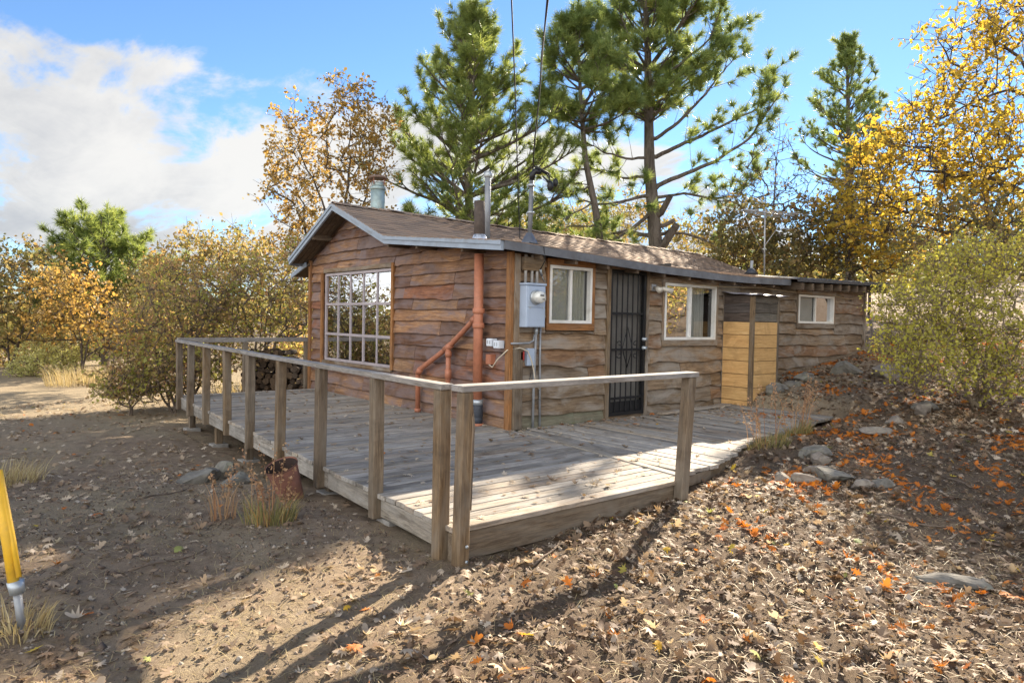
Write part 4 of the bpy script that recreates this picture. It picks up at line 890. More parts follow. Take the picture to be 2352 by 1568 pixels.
def leaf_cloud(centers, n_each, spread, size, rg, shape='diamond', hang=0.0, clump=None, sizevar=0.35):
    """leaf verts/faces/rnd around the centres"""
    nC = len(centers); n = nC * n_each
    c = np.repeat(centers, n_each, 0) + rg.normal(0, spread, (n, 3))
    d = rg.normal(0, 1, (n, 3)); d[:, 2] -= hang; d /= np.linalg.norm(d, axis=1, keepdims=True)
    t = rg.normal(0, 1, (n, 3)); s = np.cross(d, t); s /= np.linalg.norm(s, axis=1, keepdims=True); nn_ = np.cross(s, d)
    sz = size * np.clip(1 + rg.normal(0, sizevar, n), 0.4, 2.0)
    if shape == 'diamond':
        prof = [(0, 0, 0), (-0.34, 0.5, 0.1), (0, 1, 0), (0.34, 0.5, 0.1)]; faces = [(0, 1, 2, 3)]
    else:
        prof = [(0, 0, 0), (-.16, .22, .03), (-.42, .36, .12), (-.17, .5, .02), (-.36, .78, .14), (0, 1, 0), (.36, .78, .14), (.17, .5, .02), (.42, .36, .12), (.16, .22, .03)]
        faces = [(0, 1, 2, 3), (0, 3, 7, 9), (9, 7, 8, 9), (3, 4, 5, 5), (3, 5, 6, 7)]
        faces = [(0, 1, 2, 3), (0, 3, 7, 9), (3, 4, 5, 7), (5, 6, 7, 7)]; faces = [(0, 1, 2, 3), (0, 3, 7, 9), (3, 4, 5, 7)]
        prof = [(0, 0, 0), (-.2, .2, .03), (-.46, .45, .12), (-.17, .52, .02), (-.3, .85, .12), (.12, 1, 0), (.3, .8, .12), (.17, .5, .02), (.44, .4, .12), (.2, .2, .03)]
        faces = [(0, 1, 2, 3), (0, 3, 7, 9), (3, 4, 5, 7), (9, 7, 8, 8)]
        faces = [(0, 1, 2, 3), (0, 3, 7, 9), (3, 4, 5, 7)]
    P = np.array(prof); k = len(P)
    V = c[:, None, :] + sz[:, None, None] * (s[:, None, :] * P[None, :, 0:1] + d[:, None, :] * P[None, :, 1:2] + nn_[:, None, :] * P[None, :, 2:3])
    F = (np.arange(n)[:, None, None] * k + np.array(faces)[None]).reshape(-1, 4)
    cl = rg.uniform(0, 1, nC) if clump is None else clump
    r = np.clip(0.55 * np.repeat(cl, n_each) + 0.45 * rg.uniform(0, 1, n), 0, 1)
    return V.reshape(-1, 3), F, np.repeat(r, k)
def grow(trunk, targets, rg, seg=0.4, wig=0.12, up=0.35, tip=0.005, trunk_par=None):
    """connect targets to the trunk polyline by greedy nearest-node branches"""
    pos = [np.asarray(p, float) for p in trunk]; par = [-1] + list(range(len(trunk) - 1)) if trunk_par is None else list(trunk_par)
    root = np.asarray(trunk[0]); order = np.argsort(np.linalg.norm(targets - root, axis=1))
    arr = np.zeros((len(trunk) + len(targets) * 40, 3)); arr[:len(pos)] = np.array(pos); n = len(pos); ends = []
    for ti in order:
        t = targets[ti]; df = t - arr[:n]; dist = np.linalg.norm(df, axis=1)
        cost = dist + up * np.maximum(0, -df[:, 2]) * 2.0
        cost[0] += 1e3 if n > 3 else 0
        b = int(np.argmin(cost)); p0 = arr[b]; L = dist[b]
        m_ = max(1, min(12, int(round(L / seg)))); prev = b
        pdir = arr[b] - arr[par[b]] if par[b] >= 0 else np.array([0, 0, 1.0]); pdir = pdir / (np.linalg.norm(pdir) + 1e-9)
        for q in range(1, m_ + 1):
            f = q / m_; base = p0 + (t - p0) * f; bow = pdir * L * 0.22 * math.sin(math.pi * f) + np.array([0, 0, 0.06 * L * math.sin(math.pi * f)])
            pt = base + bow + (rg.normal(0, wig * L / m_, 3) if q < m_ else 0)
            arr[n] = pt; par.append(prev); prev = n; n += 1
            if n >= len(arr) - 20: arr = np.concatenate([arr, np.zeros((20000, 3))])
        ends.append(prev)
    return arr[:n].copy(), np.array(par), np.array(ends)
def sample_blobs(blobs, n, rg, shell=0.5):
    """points in camera-aligned ellipsoids; blob=(u,v,depth,ru,rv,rdepth[,weight])"""
    w = np.array([(b[6] if len(b) > 6 else 1.0) * b[3] * b[4] for b in blobs], float); w /= w.sum(); out = []
    for b, k in zip(blobs, rg.multinomial(n, w)):
        c = at(b[0], b[1], b[2]); s = b[2] / FPX
        q = rg.normal(0, 1, (k, 3)); q /= np.linalg.norm(q, axis=1, keepdims=True) + 1e-9; q *= (rg.uniform(0, 1, (k, 1)) ** shell)
        out.append(c + q[:, 0:1] * b[3] * s * CR + q[:, 1:2] * b[4] * s * CU + q[:, 2:3] * b[5] * CF)
    return np.concatenate(out)
def thin(points, dmin):
    keep = []
    for p in points:
        if not keep or np.min(np.linalg.norm(np.array(keep) - p, axis=1)) > dmin: keep.append(p)
    return np.array(keep)
BARK_OAK = bark_mat('oak_bark', (0.035, 0.027, 0.022), (0.13, 0.105, 0.085))
BARK_PINE = bark_mat('pine_bark', (0.05, 0.04, 0.032), (0.17, 0.145, 0.12), 6)
BARK_TWIG = bark_mat('shrub_bark', (0.08, 0.06, 0.045), (0.22, 0.17, 0.13))
OAK_BROWN = leaf_mat('oak_leaves_brown', [(0.0, (0.18, 0.13, 0.05)), (0.35, (0.31, 0.22, 0.07)), (0.65, (0.42, 0.27, 0.08)), (1.0, (0.5, 0.29, 0.08))], 0.5)
OAK_GOLD = leaf_mat('oak_leaves_gold', [(0.0, (0.18, 0.15, 0.04)), (0.3, (0.36, 0.28, 0.05)), (0.7, (0.54, 0.38, 0.05)), (1.0, (0.52, 0.27, 0.05))], 0.55)
OAK_ORANGE = leaf_mat('oak_leaves_orange', [(0.0, (0.17, 0.18, 0.06)), (0.35, (0.27, 0.24, 0.085)), (0.7, (0.35, 0.25, 0.095)), (1.0, (0.41, 0.22, 0.085))], 0.42)
FAR_MIX = leaf_mat('far_foliage', [(0.0, (0.08, 0.1, 0.035)), (0.45, (0.19, 0.18, 0.06)), (0.8, (0.31, 0.23, 0.08)), (1.0, (0.36, 0.2, 0.08))], 0.4)
SHRUB_OLIVE = leaf_mat('shrub_leaves', [(0.0, (0.24, 0.27, 0.07)), (0.35, (0.4, 0.38, 0.09)), (0.55, (0.44, 0.34, 0.14)), (0.75, (0.42, 0.27, 0.15)), (0.9, (0.46, 0.25, 0.12)), (1.0, (0.56, 0.45, 0.1))], 0.55)
BARK_BUSH = bark_mat('bush_bark', (0.12, 0.09, 0.06), (0.32, 0.25, 0.17))
BUSH_LIME = leaf_mat('bush_leaves', [(0.0, (0.3, 0.26, 0.07)), (0.5, (0.5, 0.47, 0.08)), (0.93, (0.62, 0.56, 0.12)), (0.97, (0.5, 0.16, 0.03)), (1.0, (0.5, 0.16, 0.03))], 0.5)
PALE_BUSH = leaf_mat('pale_bush_leaves', [(0.0, (0.34, 0.34, 0.12)), (1.0, (0.62, 0.6, 0.26))], 0.5)
DARK_OAK = leaf_mat('dark_foliage', [(0.0, (0.08, 0.085, 0.035)), (0.5, (0.18, 0.16, 0.06)), (0.85, (0.28, 0.18, 0.07)), (1.0, (0.42, 0.23, 0.06))], 0.42)
NEEDLE = leaf_mat('pine_needles', [(0.0, (0.08, 0.125, 0.05)), (0.5, (0.21, 0.275, 0.085)), (0.9, (0.4, 0.43, 0.13)), (1.0, (0.36, 0.22, 0.07))], 0.5, 0.4)
NEEDLE2 = leaf_mat('pine_needles_light', [(0.0, (0.09, 0.13, 0.05)), (0.5, (0.22, 0.28, 0.08)), (1.0, (0.42, 0.45, 0.13))], 0.5, 0.4)

def leafy(name, label, cat, trunks, blobs, n_t, n_leaf, spread, size, lmat, seed, bark=None, group=None, dmin=0.22, shape='diamond', tip=0.005, seg=0.4, up=0.35, bare=0.0, extra=None, shell=0.5, rmax=None, wig=0.12):
    rg = np.random.default_rng(seed)
    base = np.asarray(trunks[0][0], float)
    root = thing(name, tuple(base), label, cat, group)
    tg = thin(sample_blobs(blobs, n_t, rg, shell), dmin)
    if extra is not None: tg = np.concatenate([tg, extra])
    # several stems from one base form a single skeleton
    pts = [base]; par = [-1]
    for st in trunks:
        prev = 0
        P = [np.asarray(p, float) for p in st]
        for _ in range(2): P = [P[0]] + [q for a, b in zip(P[:-1], P[1:]) for q in (a * .75 + b * .25, a * .25 + b * .75)] + [P[-1]]
        for a, b in zip(P[:-1], P[1:]):
            k = max(1, int(np.linalg.norm(b - a) / 0.45))
            for q in range(1, k + 1):
                pts.append(a + (b - a) * q / k + rg.normal(0, 0.02, 3)); par.append(prev); prev = len(pts) - 1
    pos, par, ends = grow(pts, tg, rg, seg=seg, up=up, wig=wig, trunk_par=par)
    E = np.repeat(ends, 3); D_ = pos[E] - pos[par[E]]; D_ /= np.linalg.norm(D_, axis=1, keepdims=True) + 1e-9
    tv = D_ * 0.7 + rg.normal(0, 0.75, D_.shape) + np.array([0, 0, 0.1]); tv /= np.linalg.norm(tv, axis=1, keepdims=True)
    tl = spread * rg.uniform(0.9, 2.6, (len(E), 1)); tips = pos[E] + tv * tl; n0_ = len(pos)
    pos = np.concatenate([pos, tips]); par = np.concatenate([par, E])
    rad = pipe_radii(par, len(pos), tip * 0.55, 2.35)
    if rmax: rad = np.minimum(rad, rmax)
    v, f = tubes_from_tree(pos, par, rad)
    fobj('trunk', v, f, bark or BARK_OAK, root, origin=tuple(base), smooth=True)
    tsel = rg.uniform(0, 1, len(E)) >= bare; w_cl = np.repeat(rg.uniform(0.35, 1.5, len(ends)), 3)[tsel]; E2 = E[tsel]; T2 = tips[tsel]
    cnt = rg.poisson(n_leaf / 3 * w_cl); idx = np.repeat(np.arange(len(E2)), cnt); fr = rg.uniform(0.1, 1.08, (len(idx), 1))
    lc = pos[E2][idx] * (1 - fr) + T2[idx] * fr
    ccl = np.repeat(rg.uniform(0, 1, len(ends)), 3)[tsel][idx]
    V, F, r = leaf_cloud(lc, 1, spread * 0.3, size, rg, shape, 0.3, ccl)
    fobj('crown', V, F, lmat, root, origin=tuple(base), attrs={'rnd': r})
    return root
def gz(x, y): return float(hgt(x, y))
def gpt(u, v_, depth):
    p = at(u, v_, depth); return np.array([p[0], p[1], gz(p[0], p[1]) - 0.1])

# ------------------------------------------------------------------ pines
def tufts(pos, dirs, rg, n=46, L=0.2, w=0.007, shoot=0.16):
    nT = len(pos); N = nT * n
    d = np.repeat(dirs, n, 0); o = np.repeat(pos, n, 0) - d * (rg.uniform(0, 1, (N, 1)) * shoot)
    q = rg.normal(0, 1, (N, 3)); q -= d * np.sum(q * d, 1, keepdims=True); q /= np.linalg.norm(q, axis=1, keepdims=True) + 1e-9
    a = rg.uniform(0.3, 1.25, (N, 1)); nd = d * np.cos(a) + q * np.sin(a); nd[:, 2] -= 0.08; nd /= np.linalg.norm(nd, axis=1, keepdims=True)
    ln = L * rg.uniform(0.7, 1.15, (N, 1)); s = np.cross(nd, rg.normal(0, 1, (N, 3))); s /= np.linalg.norm(s, axis=1, keepdims=True) + 1e-9
    V = np.stack([o - s * w, o + s * w, o + nd * ln], 1).reshape(-1, 3); F = np.arange(N * 3).reshape(-1, 3)
    cl = np.clip(rg.normal(0.45, 0.2, nT), 0, 1); r = np.clip(0.6 * np.repeat(cl, n) + 0.4 * rg.uniform(0, 1, N), 0, 0.985)
    return V, F, np.repeat(r, 3)
def pine(name, label, trunk, h0, blen, seed, nwh=20, per=5, elev=(0.15, 0.75), tip_len=0.35, needle=NEEDLE, tr=(0.17, 0.03), nl=0.2, nneed=46, custom=None, stubs=None, dens=1.0, skip=None, nw=0.007):
    """trunk: polyline base..top; blen(f): branch length at fraction f of crown"""
    rg = np.random.default_rng(seed); T = [np.asarray(p, float) for p in trunk]
    cum = np.concatenate([[0], np.cumsum([np.linalg.norm(b - a) for a, b in zip(T[:-1], T[1:])])])
    def tp(s): return np.array([np.interp(s, cum, [p[i] for p in T]) for i in range(3)])
    Lt = cum[-1]; nseg = 40; pos = [tp(s) for s in np.linspace(0, Lt, nseg + 1)]; par = [-1] + list(range(nseg)); rad = list(np.linspace(tr[0], tr[1], nseg + 1))
    tpos = []; tdir = []
    def add_branch(start, d0, L, r0, level, upcurve, parent):
        n = max(4, int(L / 0.22)); p = start.copy(); d = d0.copy(); prev = parent
        for i in range(n):
            f = (i + 1) / n
            d = d + np.array([0, 0, upcurve / n]) + rg.normal(0, 0.05, 3); d /= np.linalg.norm(d)
            p = p + d * (L / n); pos.append(p.copy()); par.append(prev); prev = len(pos) - 1; rad.append(max(0.006, r0 * (1 - 0.8 * f)))
            if level == 0 and f > 0.22 and rg.uniform() < 0.8 * dens:
                for sgn in ((-1, 1) if rg.uniform() < 0.6 else (rg.choice([-1, 1]),)):
                    h = np.cross(d, [0, 0, 1.0]); h /= np.linalg.norm(h) + 1e-9
                    dd = d * 0.75 + h * sgn * rg.uniform(0.5, 1.0) + np.array([0, 0, rg.uniform(-0.15, 0.35)]); dd /= np.linalg.norm(dd)
                    add_branch(p, dd, L * rg.uniform(0.2, 0.38) * (1.15 - 0.6 * f), r0 * 0.4, 1, 0.5, prev)
            if level == 1 and f > 0.35 and rg.uniform() < 0.75 * dens:
                h = rg.normal(0, 1, 3); dd = d + h * 0.55 + np.array([0, 0, 0.25]); dd /= np.linalg.norm(dd)
                q = p + dd * rg.uniform(0.12, 0.28); pos.append(q); par.append(prev); rad.append(0.006); tpos.append(q); tdir.append(dd)
        tpos.append(p.copy()); tdir.append(d.copy())
    for k in range(nwh):
        f = (k + rg.uniform(0.1, 0.9)) / nwh; s = h0 + (Lt - h0) * f; base_i = int(round(s / Lt * nseg)); st = pos[base_i]
        az0 = rg.uniform(0, 6.28)
        for j in range(per):
            az = az0 + j * 2 * np.pi / per + rg.normal(0, 0.3); el = elev[0] + (elev[1] - elev[0]) * f + rg.normal(0, 0.1)
            L = blen(f) * rg.uniform(0.6, 1.1)
            if skip and rg.uniform() < skip(f): continue
            d0 = np.array([math.cos(az) * math.cos(el), math.sin(az) * math.cos(el), math.sin(el)])
            add_branch(st, d0, L, 0.012 + 0.018 * L, 0, 0.45, base_i)
    for (pl, r0) in (custom or []):
        P = [np.asarray(q, float) for q in pl]; s_i = int(np.argmin([np.linalg.norm(q - P[0]) for q in pos[:nseg + 1]])); prev = s_i
        tot = sum(np.linalg.norm(b - a) for a, b in zip(P[:-1], P[1:])); run = 0
        for a, b in zip(P[:-1], P[1:]):
            n = max(2, int(np.linalg.norm(b - a) / 0.2)); d = (b - a) / np.linalg.norm(b - a)
            for i in range(1, n + 1):
                q = a + (b - a) * i / n + rg.normal(0, 0.012, 3); run += np.linalg.norm(b - a) / n; f = run / tot
                pos.append(q); par.append(prev); prev = len(pos) - 1; rad.append(max(0.01, r0 * (1 - 0.75 * f)))
                for _ in range(int(rg.uniform(0, 1) < 0.85 * (f > 0.22)) + int(rg.uniform(0, 1) < 1.2 * (f - 0.25))):
                    h = rg.normal(0, 1, 3); dd = d * 0.7 + h * 0.6 + np.array([0, 0, 0.25]); dd /= np.linalg.norm(dd); add_branch(q, dd, rg.uniform(0.4, 1.1), 0.012, 1, 0.4, prev)
        tpos.append(P[-1]); tdir.append(d)
    for (a, b, r0) in (stubs or []):
        a = np.asarray(a, float); b = np.asarray(b, float); s_i = int(np.argmin([np.linalg.norm(q - a) for q in pos[:nseg + 1]])); prev = s_i
        for i in range(1, 4): pos.append(a + (b - a) * i / 3); par.append(prev); prev = len(pos) - 1; rad.append(r0 * (1 - 0.2 * i / 3))
    top = tp(Lt)
    for i in range(6): tpos.append(top + np.array([0, 0, -0.12 * i])); tdir.append(np.array([0, 0, 1.0]))
    base = T[0]; root = thing(name, tuple(base), label, 'tree', 'pines')
    v, f = tubes_from_tree(pos, par, rad); fobj('trunk', v, f, BARK_PINE, root, origin=tuple(base), smooth=True)
    V, F, r = tufts(np.array(tpos), np.array(tdir), rg, nneed, nl, nw); fobj('crown', V, F, needle, root, origin=tuple(base), attrs={'rnd': r})
    return root
def trunk_line(depth, pix, leanz=None):
    P = [at(u, v_, depth) for u, v_ in pix]; b = P[0]; g = gz(b[0], b[1]); d = P[0] - P[1]
    base = P[0] + d / abs(d[2]) * max(0, P[0][2] - g + 0.1) if d[2] < 0 else P[0]
    return [base] + P
# left-hand tall pine
dA = 20.0
pine('pine_tree', 'tall bushy green pine rising behind the left half of the roof', trunk_line(dA, [(1078, 480), (1073, 380), (1080, 210), (1085, 48)]), 2.2,
     lambda f: 2.85 * (1 - f) ** 0.75 * (0.75 + 0.5 * min(1, f * 4)) + 0.35, 41, nwh=22, per=5, elev=(0.12, 0.85), needle=NEEDLE2, tr=(0.2, 0.03), nneed=44, nl=0.24, dens=0.85, nw=0.008)
# thin leaning pine
dB = 20.5
Bt = trunk_line(dB, [(1378, 550), (1368, 480), (1345, 370), (1335, 250), (1330, 150), (1320, 60)])
pine('pine_tree', 'slender leaning pine with bare lower trunk left of the large pine', Bt, 6.2, lambda f: 1.7 * (1 - f) ** 0.6 + 0.35, 43, nwh=12, per=4, elev=(0.0, 0.8), tr=(0.16, 0.03), nneed=66, nl=0.3, dens=0.75,
     custom=[([at(1362, 470, dB), at(1320, 488, dB - .3), at(1270, 520, dB - .6)], 0.03), ([at(1358, 430, dB), at(1300, 445, dB - .4), at(1255, 470, dB - .7)], 0.035), ([at(1345, 385, dB), at(1300, 395, dB + .3), at(1245, 392, dB + .5)], 0.03),
             ([at(1352, 430, dB), at(1312, 418, dB), at(1280, 440, dB)], 0.02), ([at(1372, 520, dB), at(1310, 520, dB + .3), at(1240, 545, dB + .5)], 0.03)], nw=0.008)
# the large pine
dC = 22.0
C = lambda u, v_, dd=0.0: at(u, v_, dC + dd)
Ct = trunk_line(dC, [(1506, 560), (1500, 480), (1492, 380), (1490, 250), (1488, 120), (1480, -40)])
cust = [([C(1489, 200), C(1560, 150, -.4), C(1630, 90, -.6), C(1655, 20, -.6)], 0.055), ([C(1489, 250), C(1540, 215, .4), C(1610, 175, .7), C(1690, 85, .8)], 0.055), ([C(1488, 160), C(1440, 130, .3), C(1400, 75, .4)], 0.04), ([C(1496, 432), C(1560, 405, -.3), C(1640, 372, -.6), C(1720, 320, -.8), C(1788, 222, -1)], 0.078), ([C(1493, 365), C(1560, 335, .2), C(1640, 298, .3), C(1740, 250, .3), C(1760, 170, .3)], 0.072),
        ([C(1492, 330), C(1560, 280, -.4), C(1620, 215, -.7), C(1690, 130, -.8)], 0.065), ([C(1496, 455), C(1570, 445, .5), C(1640, 455, .6), C(1700, 450, .6), C(1715, 420, .6)], 0.058),
        ([C(1502, 540), C(1570, 535, -.5), C(1640, 560, -.7), C(1720, 580, -.8)], 0.058), ([C(1498, 445), C(1450, 458, -.4), C(1395, 470, -.8), C(1330, 462, -1)], 0.065),
        ([C(1493, 405), C(1430, 410, .3), C(1370, 390, .5)], 0.058), ([C(1494, 490), C(1460, 520, -.3), C(1420, 545, -.6), C(1330, 575, -.9)], 0.065), ([C(1497, 545), C(1440, 530, .3), C(1380, 545, .6), C(1310, 590, .8)], 0.072),
        ([C(1490, 360), C(1440, 365, -.4), C(1390, 350, -.6), C(1350, 330, -.6)], 0.052)]
stb = [(C(1510, 505), C(1540, 450, -.6), 0.111), (C(1512, 580), C(1555, 515, -.5), 0.143), (C(1512, 525), C(1550, 505, -.2), 0.078), (C(1508, 545), C(1538, 528, -.4), 0.046), (C(1500, 468), C(1528, 462, -.2), 0.039)]
pine('pine_tree', 'large pine with thick trunk, broken stubs and long right branches', Ct, 6.3, lambda f: 2.5 * (1 - 0.6 * f) * (0.6 + 0.7 * min(1, f * 2.5)), 47, nwh=14, per=5, elev=(0.1, 0.8), tr=(0.27, 0.07), nneed=74, nl=0.33, custom=cust, stubs=stb, dens=0.72, nw=0.008)
# slim pine far right behind
dD = 30.0
pine('pine_tree', 'narrow distant pine beyond the far end of the roof', trunk_line(dD, [(1952, 600), (1950, 420), (1948, 250), (1945, 95)]), 4.5, lambda f: 2.6 * (1 - f) ** 0.8 + 0.35, 53, nwh=16, per=5, elev=(0.2, 0.9), tr=(0.24, 0.03), nneed=34, nl=0.28, dens=0.6, nw=0.012)
# young pine far left
dE = 24.0
pine('pine_tree', 'light green young pine among the oaks on the left', trunk_line(dE, [(240, 740), (238, 660), (234, 600), (228, 528)]), 1.0, lambda f: 2.7 * (1 - f) ** 0.6 + 0.4, 59, nwh=12, per=6, elev=(0.05, 0.85), tr=(0.14, 0.03), nneed=44, nl=0.27, dens=0.65, needle=NEEDLE2, nw=0.011)

# ------------------------------------------------------------------ broadleaf trees and shrubs
# brown oak left behind the roof
dG = 17.5
g0 = gpt(770, 560, dG)
leafy('oak_tree', 'multi stemmed brown leaved oak standing left behind the cabin', 'tree',
      [[g0, at(760, 520, dG), at(725, 420, dG), at(680, 340, dG + .3)], [g0, at(790, 500, dG), at(805, 380, dG - .3), at(800, 260, dG - .4)], [g0, at(830, 500, dG + .4), at(845, 420, dG + .5), at(850, 300, dG + .6)], [g0, at(700, 500, dG - .3), at(650, 440, dG - .5)], [g0, at(850, 480, dG + .5), at(890, 380, dG + .8)]],
      [(700, 330, dG, 75, 110, 1.2), (800, 240, dG, 55, 75, 1.0), (860, 290, dG, 55, 75, 1.1), (830, 390, dG, 90, 110, 1.4), (690, 460, dG, 85, 110, 1.3), (640, 390, dG, 35, 70, .8), (690, 560, dG - .4, 75, 60, 1.0), (780, 195, dG, 22, 30, .5)],
      520, 22, 0.17, 0.085, OAK_BROWN, 61, dmin=0.2, tip=0.0055)
# golden oak at the right edge
h0 = gpt(2440, 640, 15.5)
leafy('oak_tree', 'large golden leaved oak reaching in from the right edge', 'tree',
      [[h0, at(2430, 420, 15.3), at(2370, 190, 14.6), at(2230, 235, 14.2), at(2110, 300, 13.8)], [h0, at(2440, 420, 15.4), at(2405, 250, 15), at(2350, 140, 14.8), at(2280, 85, 14.6), at(2190, 60, 14.5)], [h0, at(2420, 480, 15), at(2260, 390, 14.5), at(2130, 420, 14.3)], [h0, at(2410, 560, 15), at(2200, 500, 15), at(2060, 480, 15)]],
      [(2080, 330, 14.5, 130, 75, 1.4), (2200, 400, 14.5, 150, 100, 1.6), (2010, 420, 15, 90, 90, 1.2), (2060, 510, 15, 110, 60, 1.2, .7), (2290, 330, 14.5, 110, 110, 1.5), (2240, 90, 14.5, 130, 80, 1.2, .6), (2320, 30, 14.5, 100, 80, 1.2, .5), (2150, 230, 14.3, 70, 60, 1.0, .8), (2280, 190, 14.4, 95, 75, 1.1, .8), (2300, 490, 14, 110, 90, 1.4, .7)],
      1100, 11, 0.22, 0.11, OAK_GOLD, 67, dmin=0.2, shape='oak', tip=0.006, bare=0.08, wig=0.3)
# dark bare-topped oak
dF = 21.0
f0 = gpt(1775, 620, dF)
leafy('oak_tree', 'dark sparse oak with bare twiggy top right of the large pine', 'tree', [[f0, at(1775, 560, dF), at(1778, 420, dF), at(1792, 280, dF)]],
      [(1775, 350, dF, 70, 60, 1.1, .7), (1780, 440, dF, 110, 60, 1.4), (1700, 440, dF, 70, 50, 1.2), (1850, 450, dF, 60, 60, 1.2), (1790, 280, dF, 22, 20, .3, .3)], 300, 5, 0.16, 0.075, DARK_OAK, 71, dmin=0.25, bare=0.35, tip=0.007, wig=0.22)
leafy('oak_tree', 'dense olive brown oak behind the roof under the antenna', 'tree', [[gpt(1720, 640, 19), at(1720, 600, 19), at(1700, 520, 19)]],
      [(1700, 540, 19, 85, 90, 1.4), (1750, 590, 19, 80, 60, 1.2), (1665, 600, 19.5, 50, 50, .9)], 420, 28, 0.17, 0.09, DARK_OAK, 73, dmin=0.22)
leafy('oak_tree', 'brown and rust oak behind the far end of the low roof', 'tree', [[gpt(1870, 650, 18), at(1865, 600, 18), at(1850, 520, 18)], [gpt(1870, 650, 18), at(1900, 570, 18)]],
      [(1850, 540, 18, 80, 80, 1.3), (1900, 600, 17.5, 70, 60, 1.1), (1830, 620, 17.5, 60, 40, .8), (1930, 520, 18.5, 50, 60, 1)], 420, 26, 0.17, 0.09, DARK_OAK, 79, dmin=0.22)
leafy('oak_tree', 'yellow brown oak with dark trunk beyond the end of the cabin', 'tree', [[gpt(1948, 640, 17), at(1948, 600, 17), at(1952, 520, 17)]],
      [(1960, 480, 17, 80, 70, 1.2), (1930, 560, 17, 50, 50, .9), (2010, 560, 16.5, 70, 70, 1.1), (2050, 600, 16, 60, 40, .9)], 360, 22, 0.17, 0.09, OAK_GOLD, 81, dmin=0.24, rmax=0.17)
leafy('oak_tree', 'green gold oak rising between the narrow pine and the golden oak', 'tree', [[gpt(2000, 640, 21), at(2000, 590, 21), at(2005, 500, 21)]], [(1990, 480, 21, 85, 90, 1.5), (2050, 540, 21, 80, 70, 1.3), (1920, 560, 21, 60, 60, 1.1), (2110, 590, 20, 70, 40, 1.0)], 460, 22, 0.19, 0.095, FAR_MIX, 163, dmin=0.24)
leafy('oak_tree', 'shaded dark oak with stout trunk behind the right hand bush', 'tree', [[gpt(2190, 640, 13.5), at(2185, 560, 13.5), at(2180, 480, 13.5), at(2190, 420, 13.5)], [gpt(2190, 640, 13.5), at(2240, 520, 13.8), at(2290, 420, 14)]],
      [(2190, 520, 13.5, 110, 80, 1.4), (2300, 560, 13.5, 90, 80, 1.2), (2130, 570, 13.5, 70, 50, 1.0)], 260, 14, 0.17, 0.085, DARK_OAK, 83, dmin=0.24, rmax=0.22)
# orange oaks far behind the pines
for (u, v_, d_, a, b, s_, lab) in ((1420, 500, 29, 120, 70, 85, 'far orange oak seen between the two pine trunks'), (1590, 540, 27, 80, 55, 87, 'far golden oak just right of the large pine trunk'), (1300, 520, 31, 90, 60, 89, 'far pale orange oak left of the leaning pine'), (1180, 560, 28, 120, 60, 91, 'far yellow green oak hidden behind the roof ridge')):
    leafy('oak_tree', lab, 'tree', [[gpt(u, v_, d_), at(u, v_ + 30, d_), at(u + 8, v_, d_)]], [(u, v_, d_, a, b, 1.6), (u - a * .4, v_ + 20, d_, a * .6, b * .7, 1.4), (u + a * .4, v_ + 15, d_, a * .6, b * .7, 1.4)], 260, 15, 0.22, 0.12, OAK_ORANGE, s_, dmin=0.3, group='far oaks behind the pines')
# left side: oaks and shrubs
leafy('oak_tree', 'golden orange oak at the far left edge', 'tree', [[gpt(20, 800, 21), at(20, 720, 21), at(15, 640, 21)], [gpt(20, 800, 21), at(70, 700, 21), at(95, 640, 21)]],
      [(20, 640, 21, 80, 85, 1.6), (85, 640, 21, 70, 70, 1.4), (30, 740, 21, 90, 70, 1.5), (120, 700, 21.5, 80, 80, 1.5), (-40, 620, 21, 60, 100, 1.5)], 520, 22, 0.2, 0.11, OAK_ORANGE, 93, dmin=0.26, wig=0.35)
leafy('oak_tree', 'brown twiggy oak in front of the young pine on the left', 'tree', [[gpt(190, 830, 20), at(185, 760, 20), at(150, 690, 20)], [gpt(190, 830, 20), at(205, 740, 20), at(215, 690, 20)]],
      [(150, 680, 20, 90, 75, 1.3), (215, 740, 20, 80, 60, 1.2), (130, 750, 20, 80, 50, 1.1), (270, 760, 20.5, 60, 60, 1.0)], 480, 20, 0.18, 0.09, OAK_BROWN, 95, dmin=0.24, wig=0.4)
leafy('oak_tree', 'orange leaved oak behind the shrubs left of the cabin', 'tree', [[gpt(450, 800, 19), at(450, 700, 19), at(440, 620, 19)], [gpt(450, 800, 19), at(520, 680, 19), at(560, 600, 19)]],
      [(430, 610, 19, 85, 60, 1.4), (520, 600, 19, 80, 65, 1.4), (590, 600, 18.5, 65, 55, 1.2), (380, 660, 19, 60, 60, 1.2), (455, 545, 19.5, 40, 30, .8, .5), (550, 540, 19.5, 40, 35, .8, .5)], 560, 24, 0.18, 0.09, OAK_ORANGE, 97, dmin=0.23, wig=0.18)
def stems(u0, v0, d0, tops):
    b = gpt(u0, v0, d0); return [[b, at((u0 * 2 + t[0]) / 3, (v0 * 2 + t[1]) / 3 - 5, d0), at(t[0], t[1], t[2])] for t in tops]
leafy('large_shrub', 'tall many stemmed shrub behind the deck railing', 'shrub', stems(600, 850, 15.2, [(560, 700, 15), (600, 690, 15.4), (640, 690, 15.2), (530, 720, 14.8), (680, 700, 15.6), (620, 640, 15.3)]),
      [(600, 660, 15.3, 110, 75, 1.3), (680, 690, 15.6, 60, 80, 1.0), (530, 690, 15, 70, 80, 1.1), (640, 740, 15.4, 90, 50, 1.0), (560, 770, 15, 90, 45, 1.0), (690, 590, 15.8, 40, 50, .8)], 760, 12, 0.16, 0.064, SHRUB_OLIVE, 101, BARK_TWIG, dmin=0.15, tip=0.0045, wig=0.18)
